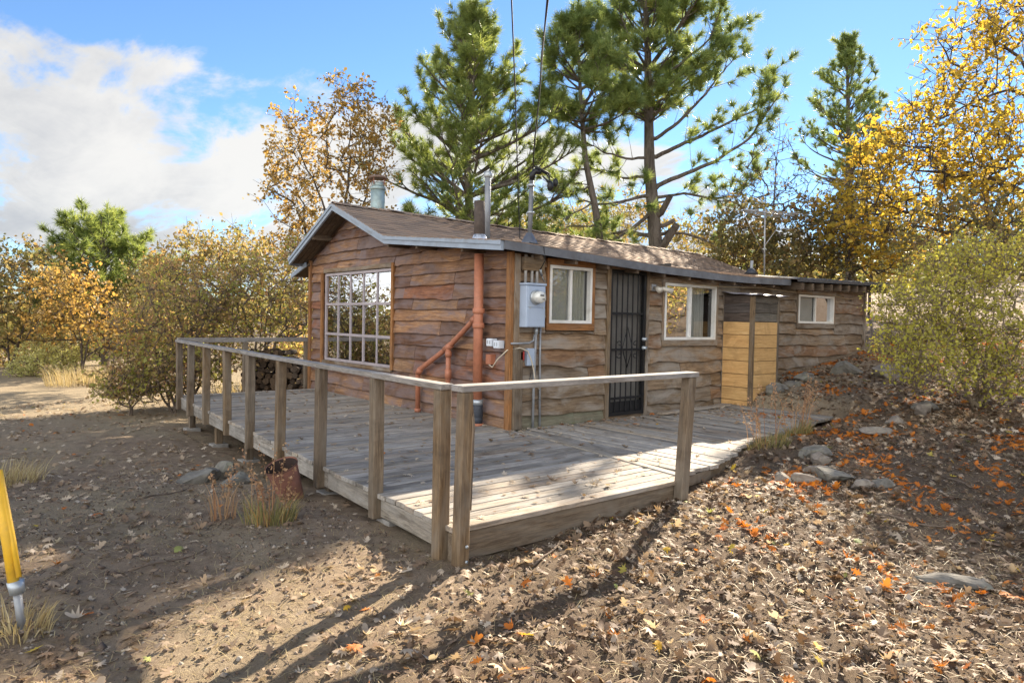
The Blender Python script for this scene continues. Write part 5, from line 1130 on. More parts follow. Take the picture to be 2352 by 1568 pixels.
leafy('large_shrub', 'broad olive shrub overhanging the far deck corner', 'shrub', stems(440, 890, 13.6, [(380, 760, 13.5), (420, 740, 13.6), (470, 730, 13.8), (340, 790, 13.2), (300, 800, 13), (510, 770, 14), (440, 690, 13.8)]),
      [(400, 720, 13.6, 110, 80, 1.3), (330, 790, 13.3, 80, 75, 1.1), (450, 790, 13.8, 90, 70, 1.1), (480, 690, 14, 70, 70, 1.1), (300, 860, 13, 50, 40, .8), (520, 820, 14.2, 70, 55, .8), (390, 640, 14, 60, 45, .9)], 860, 12, 0.16, 0.064, SHRUB_OLIVE, 103, BARK_TWIG, dmin=0.14, tip=0.0045, wig=0.18)
leafy('round_bush', 'pale yellow green rounded bush in the sunny field at left', 'bush', stems(110, 868, 20, [(80, 820, 20), (110, 810, 20), (145, 815, 20), (60, 840, 20)]),
      [(110, 825, 20, 70, 42, 0.9), (70, 840, 19.8, 45, 30, .7), (150, 835, 20, 35, 35, .6)], 420, 30, 0.11, 0.05, PALE_BUSH, 107, BARK_TWIG, dmin=0.13, tip=0.004, wig=0.15)
leafy('round_bush', 'low dark grey green bush at the left end of the field path', 'bush', stems(300, 935, 12.6, [(280, 900, 12.6), (310, 890, 12.6), (340, 900, 12.6)]), [(300, 900, 12.6, 70, 30, .7), (350, 890, 12.8, 50, 35, .6)], 260, 16, 0.1, 0.045, SHRUB_OLIVE, 109, BARK_TWIG, dmin=0.13, tip=0.004)
leafy('large_shrub', 'low leafy shrub spreading in front of the deck corner post', 'shrub', stems(400, 905, 13.0, [(330, 860, 12.9), (380, 850, 13), (430, 850, 13.2), (290, 880, 12.8)]), [(340, 860, 12.9, 100, 48, .9), (420, 850, 13.2, 90, 50, .9), (280, 890, 12.7, 60, 30, .6)], 560, 14, 0.14, 0.062, SHRUB_OLIVE, 157, BARK_TWIG, dmin=0.13, tip=0.0045, wig=0.18)
leafy('oak_sapling', 'small dark sapling beside the far field path', 'tree', stems(230, 845, 24, [(232, 790, 24), (240, 780, 24)]), [(235, 770, 24, 28, 35, .5), (300, 740, 25, 60, 60, 1.0)], 170, 16, 0.17, 0.09, DARK_OAK, 113, dmin=0.22)
for (u, v_, d_, a, b, s_, mt, lab) in ((20, 800, 23, 80, 55, 141, SHRUB_OLIVE, 'olive green shrub at the far left edge below the golden oak'), (170, 790, 27, 70, 55, 143, FAR_MIX, 'mixed brown shrub behind the pale round bush'), (285, 790, 29, 80, 60, 145, FAR_MIX, 'olive brown shrub at the end of the field path'), (370, 770, 22, 70, 70, 147, SHRUB_OLIVE, 'tall olive shrub left of the deck behind the broad one'), (690, 800, 19, 60, 50, 149, SHRUB_OLIVE, 'yellow green shrub behind the firewood stack'), (330, 690, 23, 60, 60, 151, OAK_ORANGE, 'orange brown young oak right of the young pine')):
    leafy('large_shrub', lab, 'shrub', stems(u, v_ + b, d_, [(u - a * .4, v_, d_), (u, v_ - 10, d_), (u + a * .4, v_, d_)]), [(u, v_, d_, a, b, 1.2), (u - a * .5, v_ + b * .3, d_, a * .6, b * .6, .9), (u + a * .5, v_ + b * .2, d_, a * .6, b * .7, .9)], 380, 20, 0.18, 0.085, mt, s_, BARK_TWIG, dmin=0.2)
# right hand bush in front of the hillside
mB = gpt(2250, 920, 9.3)
leafy('large_bush', 'sprawling yellow green bush filling the right edge', 'bush', [[mB, at(2240, 820, 9.3), at(2200, 700, 9.4)], [mB, at(2270, 800, 9.2), at(2290, 650, 9.2)], [mB, at(2200, 840, 9.1), at(2110, 760, 9)], [mB, at(2300, 850, 9.3), at(2360, 720, 9.3)], [mB, at(2200, 880, 8.9), at(2100, 860, 8.6)], [mB, at(2240, 780, 9.6), at(2130, 650, 9.8)]],
      [(2200, 640, 9.4, 120, 85, .9), (2290, 590, 9.4, 110, 70, .9), (2130, 730, 9.2, 110, 90, .9), (2260, 760, 9.2, 130, 110, 1.0), (2090, 800, 9, 70, 50, .7), (2150, 850, 8.8, 110, 45, .7), (2300, 850, 9, 90, 60, .7), (2060, 690, 9.5, 60, 40, .6, .7)],
      1700, 15, 0.1, 0.037, BUSH_LIME, 127, BARK_BUSH, dmin=0.085, tip=0.0028, seg=0.22, wig=0.25)
# shrubs on the slope to the right of the picture, mirrored in the side windows
for i, (x, y_, s_, lab) in enumerate(((8.4, -7.4, 131, 'olive shrub on the slope right of the picture, nearest one'), (12.0, -6.9, 133, 'olive shrub on the slope right of the picture, middle one'), (16.5, -9.5, 137, 'olive shrub on the slope right of the picture, farthest one'))):
    b = np.array([x, y_, gz(x, y_) - .1]); rg_ = np.random.default_rng(s_); pts_ = b + np.array([0, 0, 1.5]) + rg_.normal(0, 1, (330, 3)) * np.array([1.1, 1.1, 0.65]); pts_ = pts_[pts_[:, 2] > b[2] + .3]
    root = thing('large_shrub', tuple(b), lab, 'shrub'); pos, par, ends = grow([b, b + np.array([0, 0, .4]), b + np.array([.1, 0, .9])], thin(pts_, .22), rg_); v, f = tubes_from_tree(pos, par, pipe_radii(par, len(pos))); fobj('trunk', v, f, BARK_TWIG, root, origin=tuple(b), smooth=True)
    V, F, r = leaf_cloud(pos[ends], 18, .18, .08, rg_); fobj('crown', V, F, SHRUB_OLIVE, root, origin=tuple(b), attrs={'rnd': r})
# distant wood that closes the view
rgw = np.random.default_rng(17); cen = []
for k in range(2400):
    a = R(50.3) + rgw.uniform(-1.35, 1.35); d_ = rgw.uniform(38, 75); x, y_ = CAM[0] + d_ * math.cos(a), CAM[1] + d_ * math.sin(a)
    if abs(a - R(50.3)) > 1.2: pass
    hz = 2.6 + 1.6 * math.sin(a * 9) + 0.8 * math.sin(a * 23 + 1); cen.append((x, y_, float(hgt(x, y_)) + abs(rgw.normal(0, 0.5)) * hz))
V, F, r = leaf_cloud(np.array(cen), 42, 0.85, 0.3, rgw); o = fobj('distant_wood', V, F, FAR_MIX, None, attrs={'rnd': r}); tag(o, 'far off autumn woodland closing the view behind everything', 'woodland', kind='stuff')

# ------------------------------------------------------------------ rocks, firewood, bucket, anchor
ROCKM = plain('rock', (0.19, 0.16, 0.13), 0.92, 0, 0.4, 7, bumps=0.8, dirt=(0.3, 0.27, 0.2)); ROCKG = plain('rock_grey', (0.15, 0.138, 0.115), 0.92, 0, 0.4, 8, bumps=0.8, dirt=(0.2, 0.2, 0.13))
def rock(name, x, y, sx, sy, sz, seed, mat, label, sink=0.38, rot=0.0):
    rg = np.random.default_rng(seed); bm = bmesh.new(); bmesh.ops.create_icosphere(bm, subdivisions=3, radius=1.0)
    pl = rg.normal(0, 1, (13, 3)); pl /= np.linalg.norm(pl, axis=1, keepdims=True); off = rg.uniform(0.42, 0.85, 13); z0 = gz(x, y)
    for v in bm.verts:
        p = np.array(v.co); p *= 1 + 0.1 * math.sin(4 * p[0] + seed) * math.sin(3.7 * p[1] + 2 * seed)
        for n_, o_ in zip(pl, off):
            dd = p @ n_ - o_
            if dd > 0: p = p - n_ * dd * 0.97
        p = p + rg.normal(0, 0.03, 3); c_, s_ = math.cos(rot), math.sin(rot)
        q = (p[0] * sx, p[1] * sy); v.co = (x + c_ * q[0] - s_ * q[1], y + s_ * q[0] + c_ * q[1], z0 + p[2] * sz + sz * (1 - 2 * sink))
    o = bmobj(name, bm, mat, None, False); return tag(o, label, 'rock', 'rocks on the slope')
RK = [(1.75, -3.05, .2, .15, .13, ROCKG, 'dark grey upright rock at the middle of the rock row'), (1.5, -3.25, .17, .13, .1, ROCKM, 'brown rock leaning on the dark grey upright rock'), (2.05, -2.95, .2, .12, .09, ROCKM, 'brown rock just beyond the dark grey upright rock'),
      (0.45, -3.4, .13, .12, .12, ROCKM, 'mossy brown rock nearest the right deck post'), (0.62, -3.55, .15, .12, .08, ROCKM, 'low tan rock beside the mossy brown rock'), (0.85, -3.68, .23, .19, .1, ROCKG, 'broad pale grey slab in the rock row'), (1.05, -3.45, .16, .1, .06, ROCKM, 'flat brown rock behind the pale grey slab'),
      (0.95, -4.08, .17, .1, .07, ROCKG, 'small slate grey rock right of the pale slab'), (0.75, -4.0, .12, .08, .06, ROCKM, 'small brown rock left of the slate grey one'), (3.2, -3.1, .24, .14, .08, ROCKM, 'long flat tan rock near the boardwalk end'), (3.85, -3.05, .2, .13, .09, ROCKM, 'pale lump of rock behind the long flat one'),
      (4.5, -3.12, .13, .12, .17, ROCKM, 'upright squarish brown rock below the right bush'), (4.85, -3.05, .2, .14, .1, ROCKG, 'dark rock behind the upright squarish rock'), (4.95, -.82, .24, .16, .13, ROCKG, 'blue grey rock at the foot of the closet'), (5.5, -.85, .2, .15, .1, ROCKG, 'low grey rock right of the closet rock'), (5.95, -.75, .3, .2, .13, ROCKG, 'jagged grey rock beyond the closet'),
      (6.9, -1.0, .3, .22, .22, ROCKG, 'tall grey boulder below the small far window'), (7.0, -1.75, .42, .26, .2, ROCKM, 'long rounded boulder beside the right bush'), (-0.7, -5.2, .3, .15, .05, ROCKG, 'flat grey stone half buried in the leaf litter'), (-3.45, 0.95, .27, .18, .12, ROCKG, 'mossy grey rock left of the deck'), (-3.12, 1.05, .19, .16, .16, ROCKG, 'dark rock close under the deck edge'), (-3.15, 0.55, .2, .15, .11, ROCKG, 'lichen covered rock nearest the rusty bucket')]
for i, (x, y_, a, b, c, mt, lab) in enumerate(RK): rock('rock', x, y_, a, b, c, 200 + i, mt, lab, rot=-0.6 + 0.5 * math.sin(i * 3.1))
# rusty bucket tipped under the deck edge
bk = thing('bucket', (-3.12, -0.62, gz(-3.12, -.62)), 'rusty red bucket tilted against the deck edge', 'bucket')
ax = Vector((-0.38, -0.12, 1)).normalized(); b0 = Vector((-3.06, -0.62, gz(-3.2, -.68) - 0.04))
v, f = tube_geo([b0, b0 + ax * .36, b0 + ax * .38, b0 + ax * .37, b0 + ax * .05], [0.1, 0.14, 0.147, 0.134, 0.095], 20, False); obj('shell', v[:60], f[:40], RUST, bk, True); v, f = tube_geo([b0 + ax * .02, b0 + ax * .375], [0.094, 0.138], 20, False); obj('inside', v, f, plain('bucket_inside', (0.035, 0.02, 0.015), .95), bk, True)  # inner wall near-black: the shade inside the opening is painted into its colour
tube('rim', [b0 + ax * .365, b0 + ax * .385], 0.148, plain('rim_rust', (0.13, 0.06, 0.04), .8), bk, 20, caps=False)
v, f = tube_geo([b0 + ax * .2, b0 + ax * .22], 0.115, 20); obj('soil', v, f, plain('bucket_soil', (0.03, 0.022, 0.016), .95), bk)  # dark disc added to stand in for the shade deep in the bucket
# firewood
fw = thing('firewood_stack', (0.1, 7.9, gz(0.1, 7.9)), 'stack of split firewood behind the far deck rail', 'firewood')
LOGM = wood('firewood', 'Y', (0.04, 0.028, 0.02), (0.11, 0.08, 0.055), (0.22, 0.16, 0.11), tints=[(1, 1, 1), (0.6, .55, .5), (1.25, 1.15, 1.0), (.8, .7, .6)])
lm = bpy.data.meshes.new('log'); v, f = tube_geo([(0, -.2, 0), (0, .2, 0)], 0.07, 7); lm.from_pydata(v, [], f); lm.materials.append(LOGM)
rgl = np.random.default_rng(5); fwc = WLOC[fw.name]; dirx = Vector((CR[0], CR[1], 0)).normalized(); n_ = 0
for row in range(9):
    for c_ in range(12 - row // 2):
        o = bpy.data.objects.new('log', lm); COL.objects.link(o); o.parent = fw
        o.location = dirx * ((c_ - 6) * 0.135 + .06 * (row % 2) + rgl.normal(0, .012) + 0.1) + Vector((0, 0, 0.06 + row * 0.118 + rgl.normal(0, .01))) + Vector((CF[0], CF[1], 0)) * rgl.normal(0, .04)
        o.rotation_euler = (rgl.normal(0, .06), rgl.uniform(0, 6.28), math.atan2(CF[1], CF[0]) - math.pi / 2 + rgl.normal(0, .12)); s_ = rgl.uniform(.75, 1.15); o.scale = (s_, 1, s_)
# yellow guy-wire guard and anchor at the left edge
ya = thing('guy_anchor', (-5.22, -2.34, gz(-5.22, -2.34)), 'bright yellow guy wire guard with grey anchor rod at the left edge', 'guard')
dY = 3.52
q0, q1, q2 = Vector(at(52, 1425, dY)), Vector(at(38, 1350, dY)), Vector(at(18, 1330, dY)); qa = Vector(at(-10, 1080, dY)); 
gzz = gz(q0.x, q0.y); q0.z = min(q0.z, gzz + 0.01)
tube('rod', [q0 - Vector((0, 0, .05)), q1], 0.02, CONDUIT, ya, 10); tube('socket', [q1 - (q1 - q0) * .15, q1 + (q1 - q0) * .2], [0.034, 0.04], STEEL, ya, 10)
tube('guard', [Vector(at(32, 1345, dY)), Vector(at(20, 1250, dY)), Vector(at(-10, 1080, dY))], [0.026, 0.03, 0.03], YEL, ya, 10); tube('guard', [Vector(at(44, 1325, dY - .03)), Vector(at(29, 1240, dY)), Vector(at(-2, 1080, dY))], [0.012, 0.015, 0.016], YEL, ya, 8)
tube('wire', [Vector(at(38, 1350, dY)), Vector(at(-40, 1000, dY)), Vector(at(-260, -100, dY + .5))], 0.008, CABLE, ya, 6)

# ------------------------------------------------------------------ weeds and grass tufts
STRAW = leaf_mat('dry_grass', [(0.0, (0.22, 0.16, 0.07)), (0.5, (0.42, 0.33, 0.17)), (1.0, (0.55, 0.46, 0.27))], 0.35); GREENW = leaf_mat('green_weed', [(0.0, (0.14, 0.14, 0.06)), (0.5, (0.26, 0.24, 0.09)), (0.8, (0.4, 0.33, 0.15)), (1.0, (0.45, 0.24, 0.08))], 0.35); STALK = leaf_mat('weed_stalk', [(0, (0.3, 0.15, 0.08)), (1, (0.5, 0.33, 0.18))], .3)
def blades(x, y, n, rad, h, rg, lean=0.5, w=0.004):
    a = rg.uniform(0, 6.28, n); r_ = rad * np.sqrt(rg.uniform(0, 1, n)); bx = x + r_ * np.cos(a); by = y + r_ * np.sin(a); bz = hgt(bx, by) - 0.01
    hh = h * rg.uniform(0.4, 1.1, n); la = a + rg.normal(0, .6, n); ld = lean * hh * rg.uniform(0.2, 1.2, n); t = rg.uniform(0, 6.28, n); sx, sy = np.cos(t) * w, np.sin(t) * w
    m1 = np.stack([bx + .4 * ld * np.cos(la), by + .4 * ld * np.sin(la), bz + .62 * hh], 1); tp_ = np.stack([bx + ld * np.cos(la), by + ld * np.sin(la), bz + hh], 1); b = np.stack([bx, by, bz], 1); s = np.stack([sx, sy, 0 * sx], 1)
    V = np.stack([b - s, b + s, m1 + s * .7, m1 - s * .7, tp_ + s * .15, tp_ - s * .15], 1).reshape(-1, 3); i = np.arange(n)[:, None] * 6
    F = np.concatenate([i + np.array([[0, 1, 2, 3]]), i + np.array([[3, 2, 4, 5]])], 0); return V, F, np.repeat(rg.uniform(0, 1, n), 6)
rgp = np.random.default_rng(77)
def weed(name, x, y, lab, green, rad, h, n=150, stalks=0, sh=0.6, cat='weed', lean=.6):
    t = thing(name, (x, y, gz(x, y)), lab, cat); V, F, r = blades(x, y, n, rad, h, rgp, lean); fobj('blades', V, F, green, t, origin=(x, y, gz(x, y)), attrs={'rnd': r})
    if stalks:
        V, F, r = blades(x, y, stalks, rad * .7, sh, rgp, .35, .005); tips = V.reshape(-1, 6, 3)[:, 4]; st = V.reshape(-1, 6, 3)[:, 2]
        c = np.concatenate([st + (tips - st) * k for k in np.linspace(0, 1, 9)]); V2, F2, r2 = leaf_cloud(c, 3, .012, .022, rgp); fobj('stalks', np.concatenate([V, V2]), np.concatenate([F, F2 + len(V)]), STALK, t, origin=(x, y, gz(x, y)), attrs={'rnd': np.concatenate([r, r2])})
weed('weed', 1.85, -2.42, 'green and orange weed clump with tall dry stalks on the boardwalk edge, left one', GREENW, .26, .17, 320, 14, .75)
weed('weed', 2.6, -2.36, 'round green weed clump with dry stalks on the boardwalk edge, right one', GREENW, .2, .2, 320, 16, .72)
weed('weed', -3.55, -1.35, 'green tuft with dry stalks in front of the rusty bucket', GREENW, .2, .22, 240, 14, .62)
weed('weed', -3.8, -1.0, 'thin reddish dry weed left of the green tuft', STALK, .1, .3, 30, 6, .42)
weed('grass_tuft', -5.1, 2.1, 'brown and green grass tuft at the left edge', STRAW, .42, .26, 420, 0, lean=.8, cat='grass')
weed('grass_tuft', -5.25, -2.5, 'dry orange grass tuft at the foot of the yellow guard', STRAW, .16, .13, 160, 0, lean=.9, cat='grass')
weed('grass_tuft', -4.7, -4.1, 'dry straw tuft with brown leaves in the lower left corner', STRAW, .2, .1, 160, 0, lean=.9, cat='grass')
weed('grass_tuft', -2.7, 14.0, 'bright sunlit straw tuft beside the pale bush', STRAW, .8, .5, 700, 0, lean=.6, cat='grass')
weed('grass_tuft', 0.5, 9.5, 'dry straw grass behind the far deck rail', STRAW, 1.3, .35, 900, 0, lean=.7, cat='grass')

# ------------------------------------------------------------------ leaf litter
LITM = leaf_mat('fallen_leaves', [(0.0, (0.09, 0.055, 0.035)), (0.3, (0.18, 0.115, 0.07)), (0.55, (0.3, 0.21, 0.135)), (0.75, (0.48, 0.385, 0.28)), (0.84, (0.6, 0.51, 0.4)), (0.85, (0.5, 0.15, 0.025)), (0.97, (0.56, 0.2, 0.03)), (0.98, (0.6, 0.42, 0.05)), (1.0, (0.3, 0.34, 0.12))], 0.3, 0.7)
OUT = np.array([(0, -.5), (.035, -.18), (.2, -.2), (.1, -.06), (.33, .02), (.13, .12), (.3, .3), (.1, .28), (.1, .46), (0, .55), (-.1, .42), (-.13, .26), (-.32, .27), (-.12, .1), (-.34, -.02), (-.1, -.07), (-.18, -.22), (-.035, -.18)])
def leaf_template(rg, curl):
    wx = rg.uniform(.75, 1.3); v = [(0, 0, 0.0)] + [(p[0] * wx * rg.uniform(.75, 1.2) + .06 * p[1] ** 2, p[1] * rg.uniform(.88, 1.1), 0) for p in OUT]; v = np.array(v); ph = rg.uniform(0, 6.28, 3)
    v[:, 2] = curl * (1.4 * v[:, 0] ** 2 + 0.9 * v[:, 1] ** 2 + 0.14 * np.sin(6 * v[:, 0] + ph[0]) + 0.12 * np.sin(5 * v[:, 1] + ph[1])); v[:, 2] -= v[:, 2].min()
    f = [(0, i, i + 1) for i in range(1, len(OUT))] + [(0, len(OUT), 1)]; return v, np.array(f)
rgf = np.random.default_rng(99); TPL = [leaf_template(rgf, c) for c in (0.1, 0.2, 0.3, 0.5, 0.75, -0.2, -0.4, -0.6)]
def clumpf(x, y):
    return 0.5 + 0.5 * np.sin(1.7 * x + 2.3 * np.sin(0.9 * y + 1)) * np.sin(1.9 * y + 1.6 * np.sin(1.1 * x + 2))
N = 230000
px_ = rgf.uniform(-9, 14, N); py_ = rgf.uniform(-7.5, 10, N)
d2 = np.stack([px_ - CAM[0], py_ - CAM[1]], 1); fw_ = d2 @ CF[:2] / np.linalg.norm(CF[:2]); rt_ = d2 @ CR[:2] / np.linalg.norm(CR[:2])
infr = (fw_ > 1.2) & (np.abs(rt_) < fw_ * 0.86 + 0.5)
rightness = S((px_ - (-3.1 + 2.0 * (py_ + 3.0))) / 1.7) * (py_ < -2.2) + (py_ >= -2.2) * S((px_ - 1.5) / 2.5)
rightness = np.clip(rightness, 0, 1)
dens = (0.045 + 0.13 * clumpf(px_, py_) ** 2) + rightness * (0.1 + 0.62 * (clumpf(px_ + 3, py_) * 0.6 + 0.4 * clumpf(px_ * 2.3, py_ * 2.3 + 1)) ** 1.6) * np.exp(-np.maximum(0, fw_ - 9) * 0.02)
dens *= np.where((px_ > -0.3) & (py_ > -0.2) & (py_ < 6.2), 0, 1)
ondeck = (px_ > -2.88 + (py_ + 2.95) * .053) & (px_ < 0.0) & (py_ > -2.95) & (py_ < 5.7) & ~((px_ > -.4) & (py_ < -2.9)); onwalk = (px_ >= -0.35) & (px_ < 4.05) & (py_ > np.interp(px_, fx, fy)) & (py_ < -0.08)
dens = np.where(ondeck, 0.02 + 0.025 * clumpf(px_, py_), dens); dens = np.where(onwalk, 0.03 + 0.3 * np.exp(-np.abs(py_ + 0.15) / .2) + 0.5 * S((px_ - 2.9) / 1.6) , dens)
dens = np.where(onwalk | ondeck, dens, dens * (1 + 1.5 * np.exp(-np.abs(py_ + 3.15) / .18) * ((px_ > -2.9) & (px_ < 0.3))))
kp = infr & (rgf.uniform(0, 1, N) < dens); px_, py_, fw_ = px_[kp], py_[kp], fw_[kp]; od = (ondeck | onwalk)[kp]; rg_ok = rightness[kp]
n_ = len(px_); size = (0.043 + 0.095 * rgf.beta(1.5, 2.5, n_)) * np.where(od, 0.85, 1.0); zz_ = np.where(od, 0.006 + 0.03 * np.maximum(0, px_ - 2.6) * (px_ > 0), gsurf(px_, py_) + 0.006 + rgf.uniform(0, .015, n_) * rg_ok)
orange = clumpf(px_ * 1.5 + 5, py_ * 1.5 + 2) ** 5; col = np.where(od | (rg_ok < 0.3), rgf.uniform(0.42, 0.84, n_), 0.84 * rgf.beta(1.1, 1.15, n_)); col = np.where((rgf.uniform(0, 1, n_) < 0.02 + 1.2 * orange * rg_ok), rgf.uniform(0.855, 0.965, n_), col); col = np.where(rgf.uniform(0, 1, n_) < 0.012, rgf.uniform(.975, 1, n_), col)
yaw = rgf.uniform(0, 6.28, n_); tx = rgf.normal(0, .22, n_) * np.where(od, .4, 1 + 0.8 * rg_ok); ty = rgf.normal(0, .22, n_) * np.where(od, .4, 1 + 0.8 * rg_ok); tpl = rgf.integers(0, len(TPL), n_)
score = size / np.maximum(fw_, 0.5); order = np.argsort(-score); big = set(order[:300].tolist())
Vs = []; Fs = []; As = []; off = 0
def leaf_matrix(i): return Matrix.Translation((px_[i], py_[i], zz_[i])) @ Matrix.Rotation(yaw[i], 4, 'Z') @ Matrix.Rotation(tx[i], 4, 'X') @ Matrix.Rotation(ty[i], 4, 'Y') @ Matrix.Scale(size[i], 4)
for k in range(len(TPL)):
    v, f = TPL[k]; ids = np.array([i for i in np.where(tpl == k)[0] if i not in big])
    if not len(ids): continue
    cx, sx = np.cos(tx[ids])[:, None], np.sin(tx[ids])[:, None]; cy, sy = np.cos(ty[ids])[:, None], np.sin(ty[ids])[:, None]; cz, sz = np.cos(yaw[ids])[:, None], np.sin(yaw[ids])[:, None]
    X, Y_, Z_ = v[:, 0][None] * size[ids][:, None], v[:, 1][None] * size[ids][:, None], v[:, 2][None] * size[ids][:, None]
    X2 = X * cy + Z_ * sy; Z2 = -X * sy + Z_ * cy; Y3 = Y_ * cx - Z2 * sx; Z3 = Y_ * sx + Z2 * cx; X4 = X2 * cz - Y3 * sz; Y4 = X2 * sz + Y3 * cz
    P = np.stack([X4 + px_[ids][:, None], Y4 + py_[ids][:, None], Z3 + zz_[ids][:, None]], -1); nv = len(v)
    Vs.append(P.reshape(-1, 3)); Fs.append((off + np.arange(len(ids))[:, None, None] * nv + f[None]).reshape(-1, 3)); As.append(np.repeat(col[ids], nv)); off += len(ids) * nv
o = fobj('leaf_litter', np.concatenate(Vs), np.concatenate(Fs), LITM, None, attrs={'rnd': np.concatenate(As)}); tag(o, 'scattered carpet of fallen oak leaves over ground and decks', 'leaf litter', kind='stuff')
NC = 8; lib = {}
def litter_mesh(k, c):
    if (k, c) not in lib:
        v, f = TPL[k]; lib[(k, c)] = fast_mesh('fallen_leaf', v, f, LITM, {'rnd': np.full(len(v), c)})
    return lib[(k, c)]
cols = [0.1, 0.3, 0.42, 0.52, 0.65, 0.78, 0.88, 0.95, 0.978, 1.0]
for i in order[:300]:
    c = min(cols, key=lambda q: abs(q - col[i])); o = bpy.data.objects.new('fallen_leaf', litter_mesh(int(tpl[i]), c)); COL.objects.link(o); o.matrix_world = leaf_matrix(i)
    shade_ = 'dark brown' if c < .2 else 'mid brown' if c < .45 else 'pale tan' if c < .8 else 'bright orange' if c < .97 else 'yellow' if c < .99 else 'green'
    marks = {'beside the front deck skirt': (-1.7, -3.2), 'near the flat grey stone': (-0.7, -5.2), 'near the yellow guard': (-5.2, -2.4), 'in front of the deck corner posts': (-3.1, -3.4), 'on the bare dirt at bottom left': (-4.7, -3.6), 'at the bottom middle': (-3.9, -4.6), 'at the bottom right': (-2.4, -5.6), 'in the middle of the slope': (-1.5, -4.3), 'below the row of rocks': (0.3, -4.2)}
    spot = min(marks, key=lambda q: (marks[q][0] - px_[i]) ** 2 + (marks[q][1] - py_[i]) ** 2)
    tag(o, f"{'large' if size[i] > .105 else 'small'} {'curled' if tpl[i] in (3, 4, 6, 7) else 'flat'} {shade_} fallen oak leaf {spot}", 'leaf', 'fallen oak leaves in the foreground')
# dry straw and clods on the ground
Ns = 60000; x_ = rgf.uniform(-7.5, 5, Ns); y_ = rgf.uniform(-6.8, 4, Ns); f_ = (x_ - CAM[0]) * CF[0] + (y_ - CAM[1]) * CF[1]; r_ = (x_ - CAM[0]) * CR[0] + (y_ - CAM[1]) * CR[1]
ok = (f_ > 1.2) & (np.abs(r_) < f_ * .85 + .3) & ~((x_ > -2.95) & (x_ < 4.6) & (y_ > -2.9)) & (rgf.uniform(0, 1, Ns) < (0.25 + 0.75 * clumpf(x_ * .8, y_ * .8 + 4)) * np.clip(4.5 / f_, .15, 1))
x_, y_ = x_[ok], y_[ok]; n = len(x_); an_ = rgf.uniform(0, 6.28, n); L_ = rgf.uniform(.03, .13, n); zt = rgf.uniform(0, .05, n) ** 1.3; w_ = .0014
b = np.stack([x_, y_, gsurf(x_, y_) + .003], 1); d_ = np.stack([np.cos(an_) * L_, np.sin(an_) * L_, zt], 1); s = np.stack([-np.sin(an_) * w_, np.cos(an_) * w_, 0 * an_], 1)
V = np.stack([b - s, b + s, b + d_ * .6 + s + np.array([0, 0, .01]), b + d_ * .6 - s + np.array([0, 0, .01]), b + d_], 1).reshape(-1, 3); i5 = np.arange(n)[:, None] * 5
F = np.concatenate([i5 + np.array([[0, 1, 2]]), i5 + np.array([[0, 2, 3]]), i5 + np.array([[3, 2, 4]])]); o = fobj('dry_straw', V, F, STRAW, None, attrs={'rnd': np.repeat(rgf.uniform(0, 1, n), 5)}); tag(o, 'thin dry straw scattered over the dirt', 'straw', kind='stuff')
Ns = 50000; x_ = rgf.uniform(-7.5, 4, Ns); y_ = rgf.uniform(-6.8, 2, Ns); f_ = (x_ - CAM[0]) * CF[0] + (y_ - CAM[1]) * CF[1]; r_ = (x_ - CAM[0]) * CR[0] + (y_ - CAM[1]) * CR[1]
ok = (f_ > 1.2) & (np.abs(r_) < f_ * .85 + .3) & ~((x_ > -2.95) & (x_ < 4.6) & (y_ > -2.95)) & (rgf.uniform(0, 1, Ns) < np.clip(4 / f_, .1, 1)); x_, y_ = x_[ok], y_[ok]; n = len(x_)
sz = np.abs(rgf.normal(0, .006, n)) + .003 + (rgf.uniform(0, 1, n) < .02) * rgf.uniform(.005, .02, n); oc = np.array([(1, 0, 0), (-1, 0, 0), (0, 1, 0), (0, -1, 0), (0, 0, .8), (0, 0, -.8)]); c = np.stack([x_, y_, gsurf(x_, y_) + sz * .3], 1)
V = c[:, None] + sz[:, None, None] * (oc[None] + rgf.normal(0, .25, (n, 6, 3))); fo = np.array([(0, 2, 4), (2, 1, 4), (1, 3, 4), (3, 0, 4), (2, 0, 5), (1, 2, 5), (3, 1, 5), (0, 3, 5)]); F = (np.arange(n)[:, None, None] * 6 + fo[None]).reshape(-1, 3)
o = fobj('clods', V.reshape(-1, 3), F, leaf_mat('earth_clods', [(0, (0.09, 0.062, 0.045)), (.8, (0.2, 0.15, 0.11)), (1, (0.34, 0.3, 0.25))], 0.0, .95), None, attrs={'rnd': np.repeat(rgf.uniform(0, 1, n), 6)}); tag(o, 'small clods and pebbles strewn over the dirt', 'clods', kind='stuff')
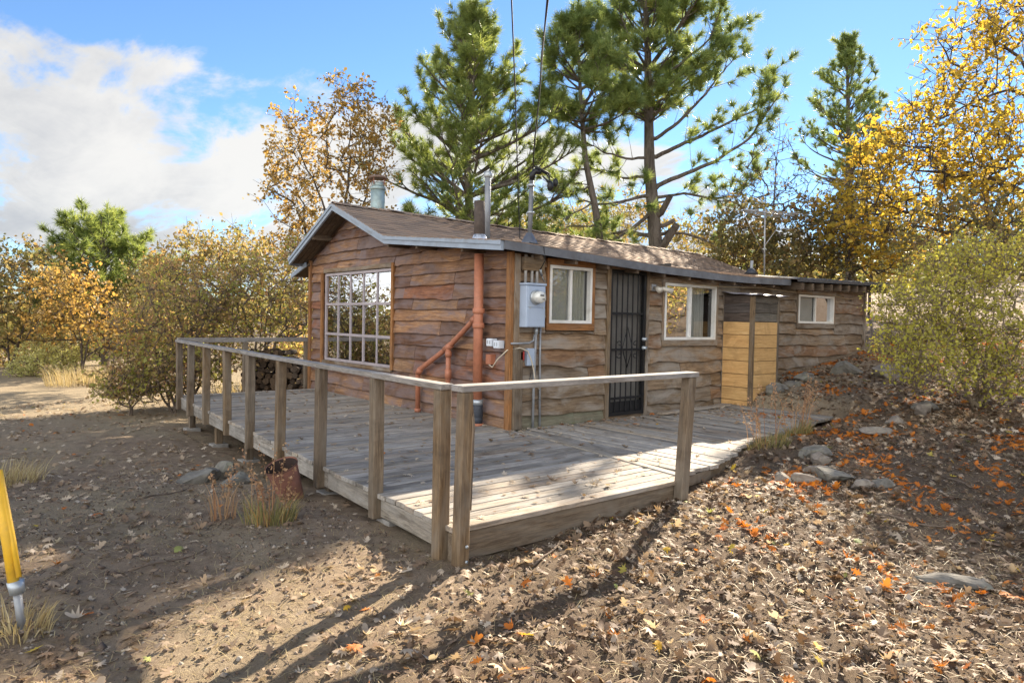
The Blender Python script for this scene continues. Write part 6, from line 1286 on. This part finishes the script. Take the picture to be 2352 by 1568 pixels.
# twigs
TWG = [(-3.95, 0.2, .55, .5, 'grey stick lying on the dirt left of the bucket'), (-4.4, -1.9, .5, .25, 'thin dry stick on the bare dirt left of the grass tuft'), (-2.35, -3.25, .45, .45, 'short stick against the front deck skirt'), (0.2, -4.6, .5, -1.2, 'pale stick among the leaves on the slope'), (1.6, -4.4, .45, 1.1, 'bent twig beyond the pale slab rock'), (-1.8, -4.6, .35, .9, 'small twig in the leaf litter near the front')]
for (x, y, L, a, lab) in TWG:
    P = [(x + L * (t - .5) * math.cos(a) + .012 * math.sin(9 * t), y + L * (t - .5) * math.sin(a), gz(x + L * (t - .5) * math.cos(a), y + L * (t - .5) * math.sin(a)) + .022 + .01 * math.sin(7 * t)) for t in np.linspace(0, 1, 6)]
    tag(tube('stick', P, [.008, .009, .008, .007, .006, .004], BARK_TWIG, None, 6), lab, 'stick')

# crumbled leaf fragments
Ns = 45000; x_ = rgf.uniform(-6, 7, Ns); y_ = rgf.uniform(-6.8, -1.5, Ns); f_ = (x_ - CAM[0]) * CF[0] + (y_ - CAM[1]) * CF[1]; r_ = (x_ - CAM[0]) * CR[0] + (y_ - CAM[1]) * CR[1]
rt = S((x_ - (-3.3 + 2.0 * (y_ + 3.0))) / 2.0); ok = (f_ > 1.2) & (np.abs(r_) < f_ * .85 + .3) & ~((x_ > -2.95) & (x_ < 4.6) & (y_ > np.interp(x_, [-3] + fx, [-2.97] + fy))) & (rgf.uniform(0, 1, Ns) < (0.1 + 0.9 * rt * clumpf(x_ + 1, y_ * 1.2)) * np.clip(5 / f_, .12, 1))
x_, y_ = x_[ok], y_[ok]; n = len(x_); c = np.stack([x_, y_, gsurf(x_, y_) + .004 + rgf.uniform(0, .012, n)], 1)
V, F, r = leaf_cloud(c, 1, 0.0, 0.03, rgf, 'diamond', 0.0, rgf.uniform(0, .84, n), .5); k4 = V.reshape(-1, 4, 3); k4[:, :, 2] = c[:, None, 2] + (k4[:, :, 2] - c[:, None, 2]) * .35 + .004
o = fobj('leaf_fragments', k4.reshape(-1, 3), F, LITM, None, attrs={'rnd': np.minimum(r, .83)}); tag(o, 'small crumbled leaf fragments covering the slope', 'leaf litter', kind='stuff')
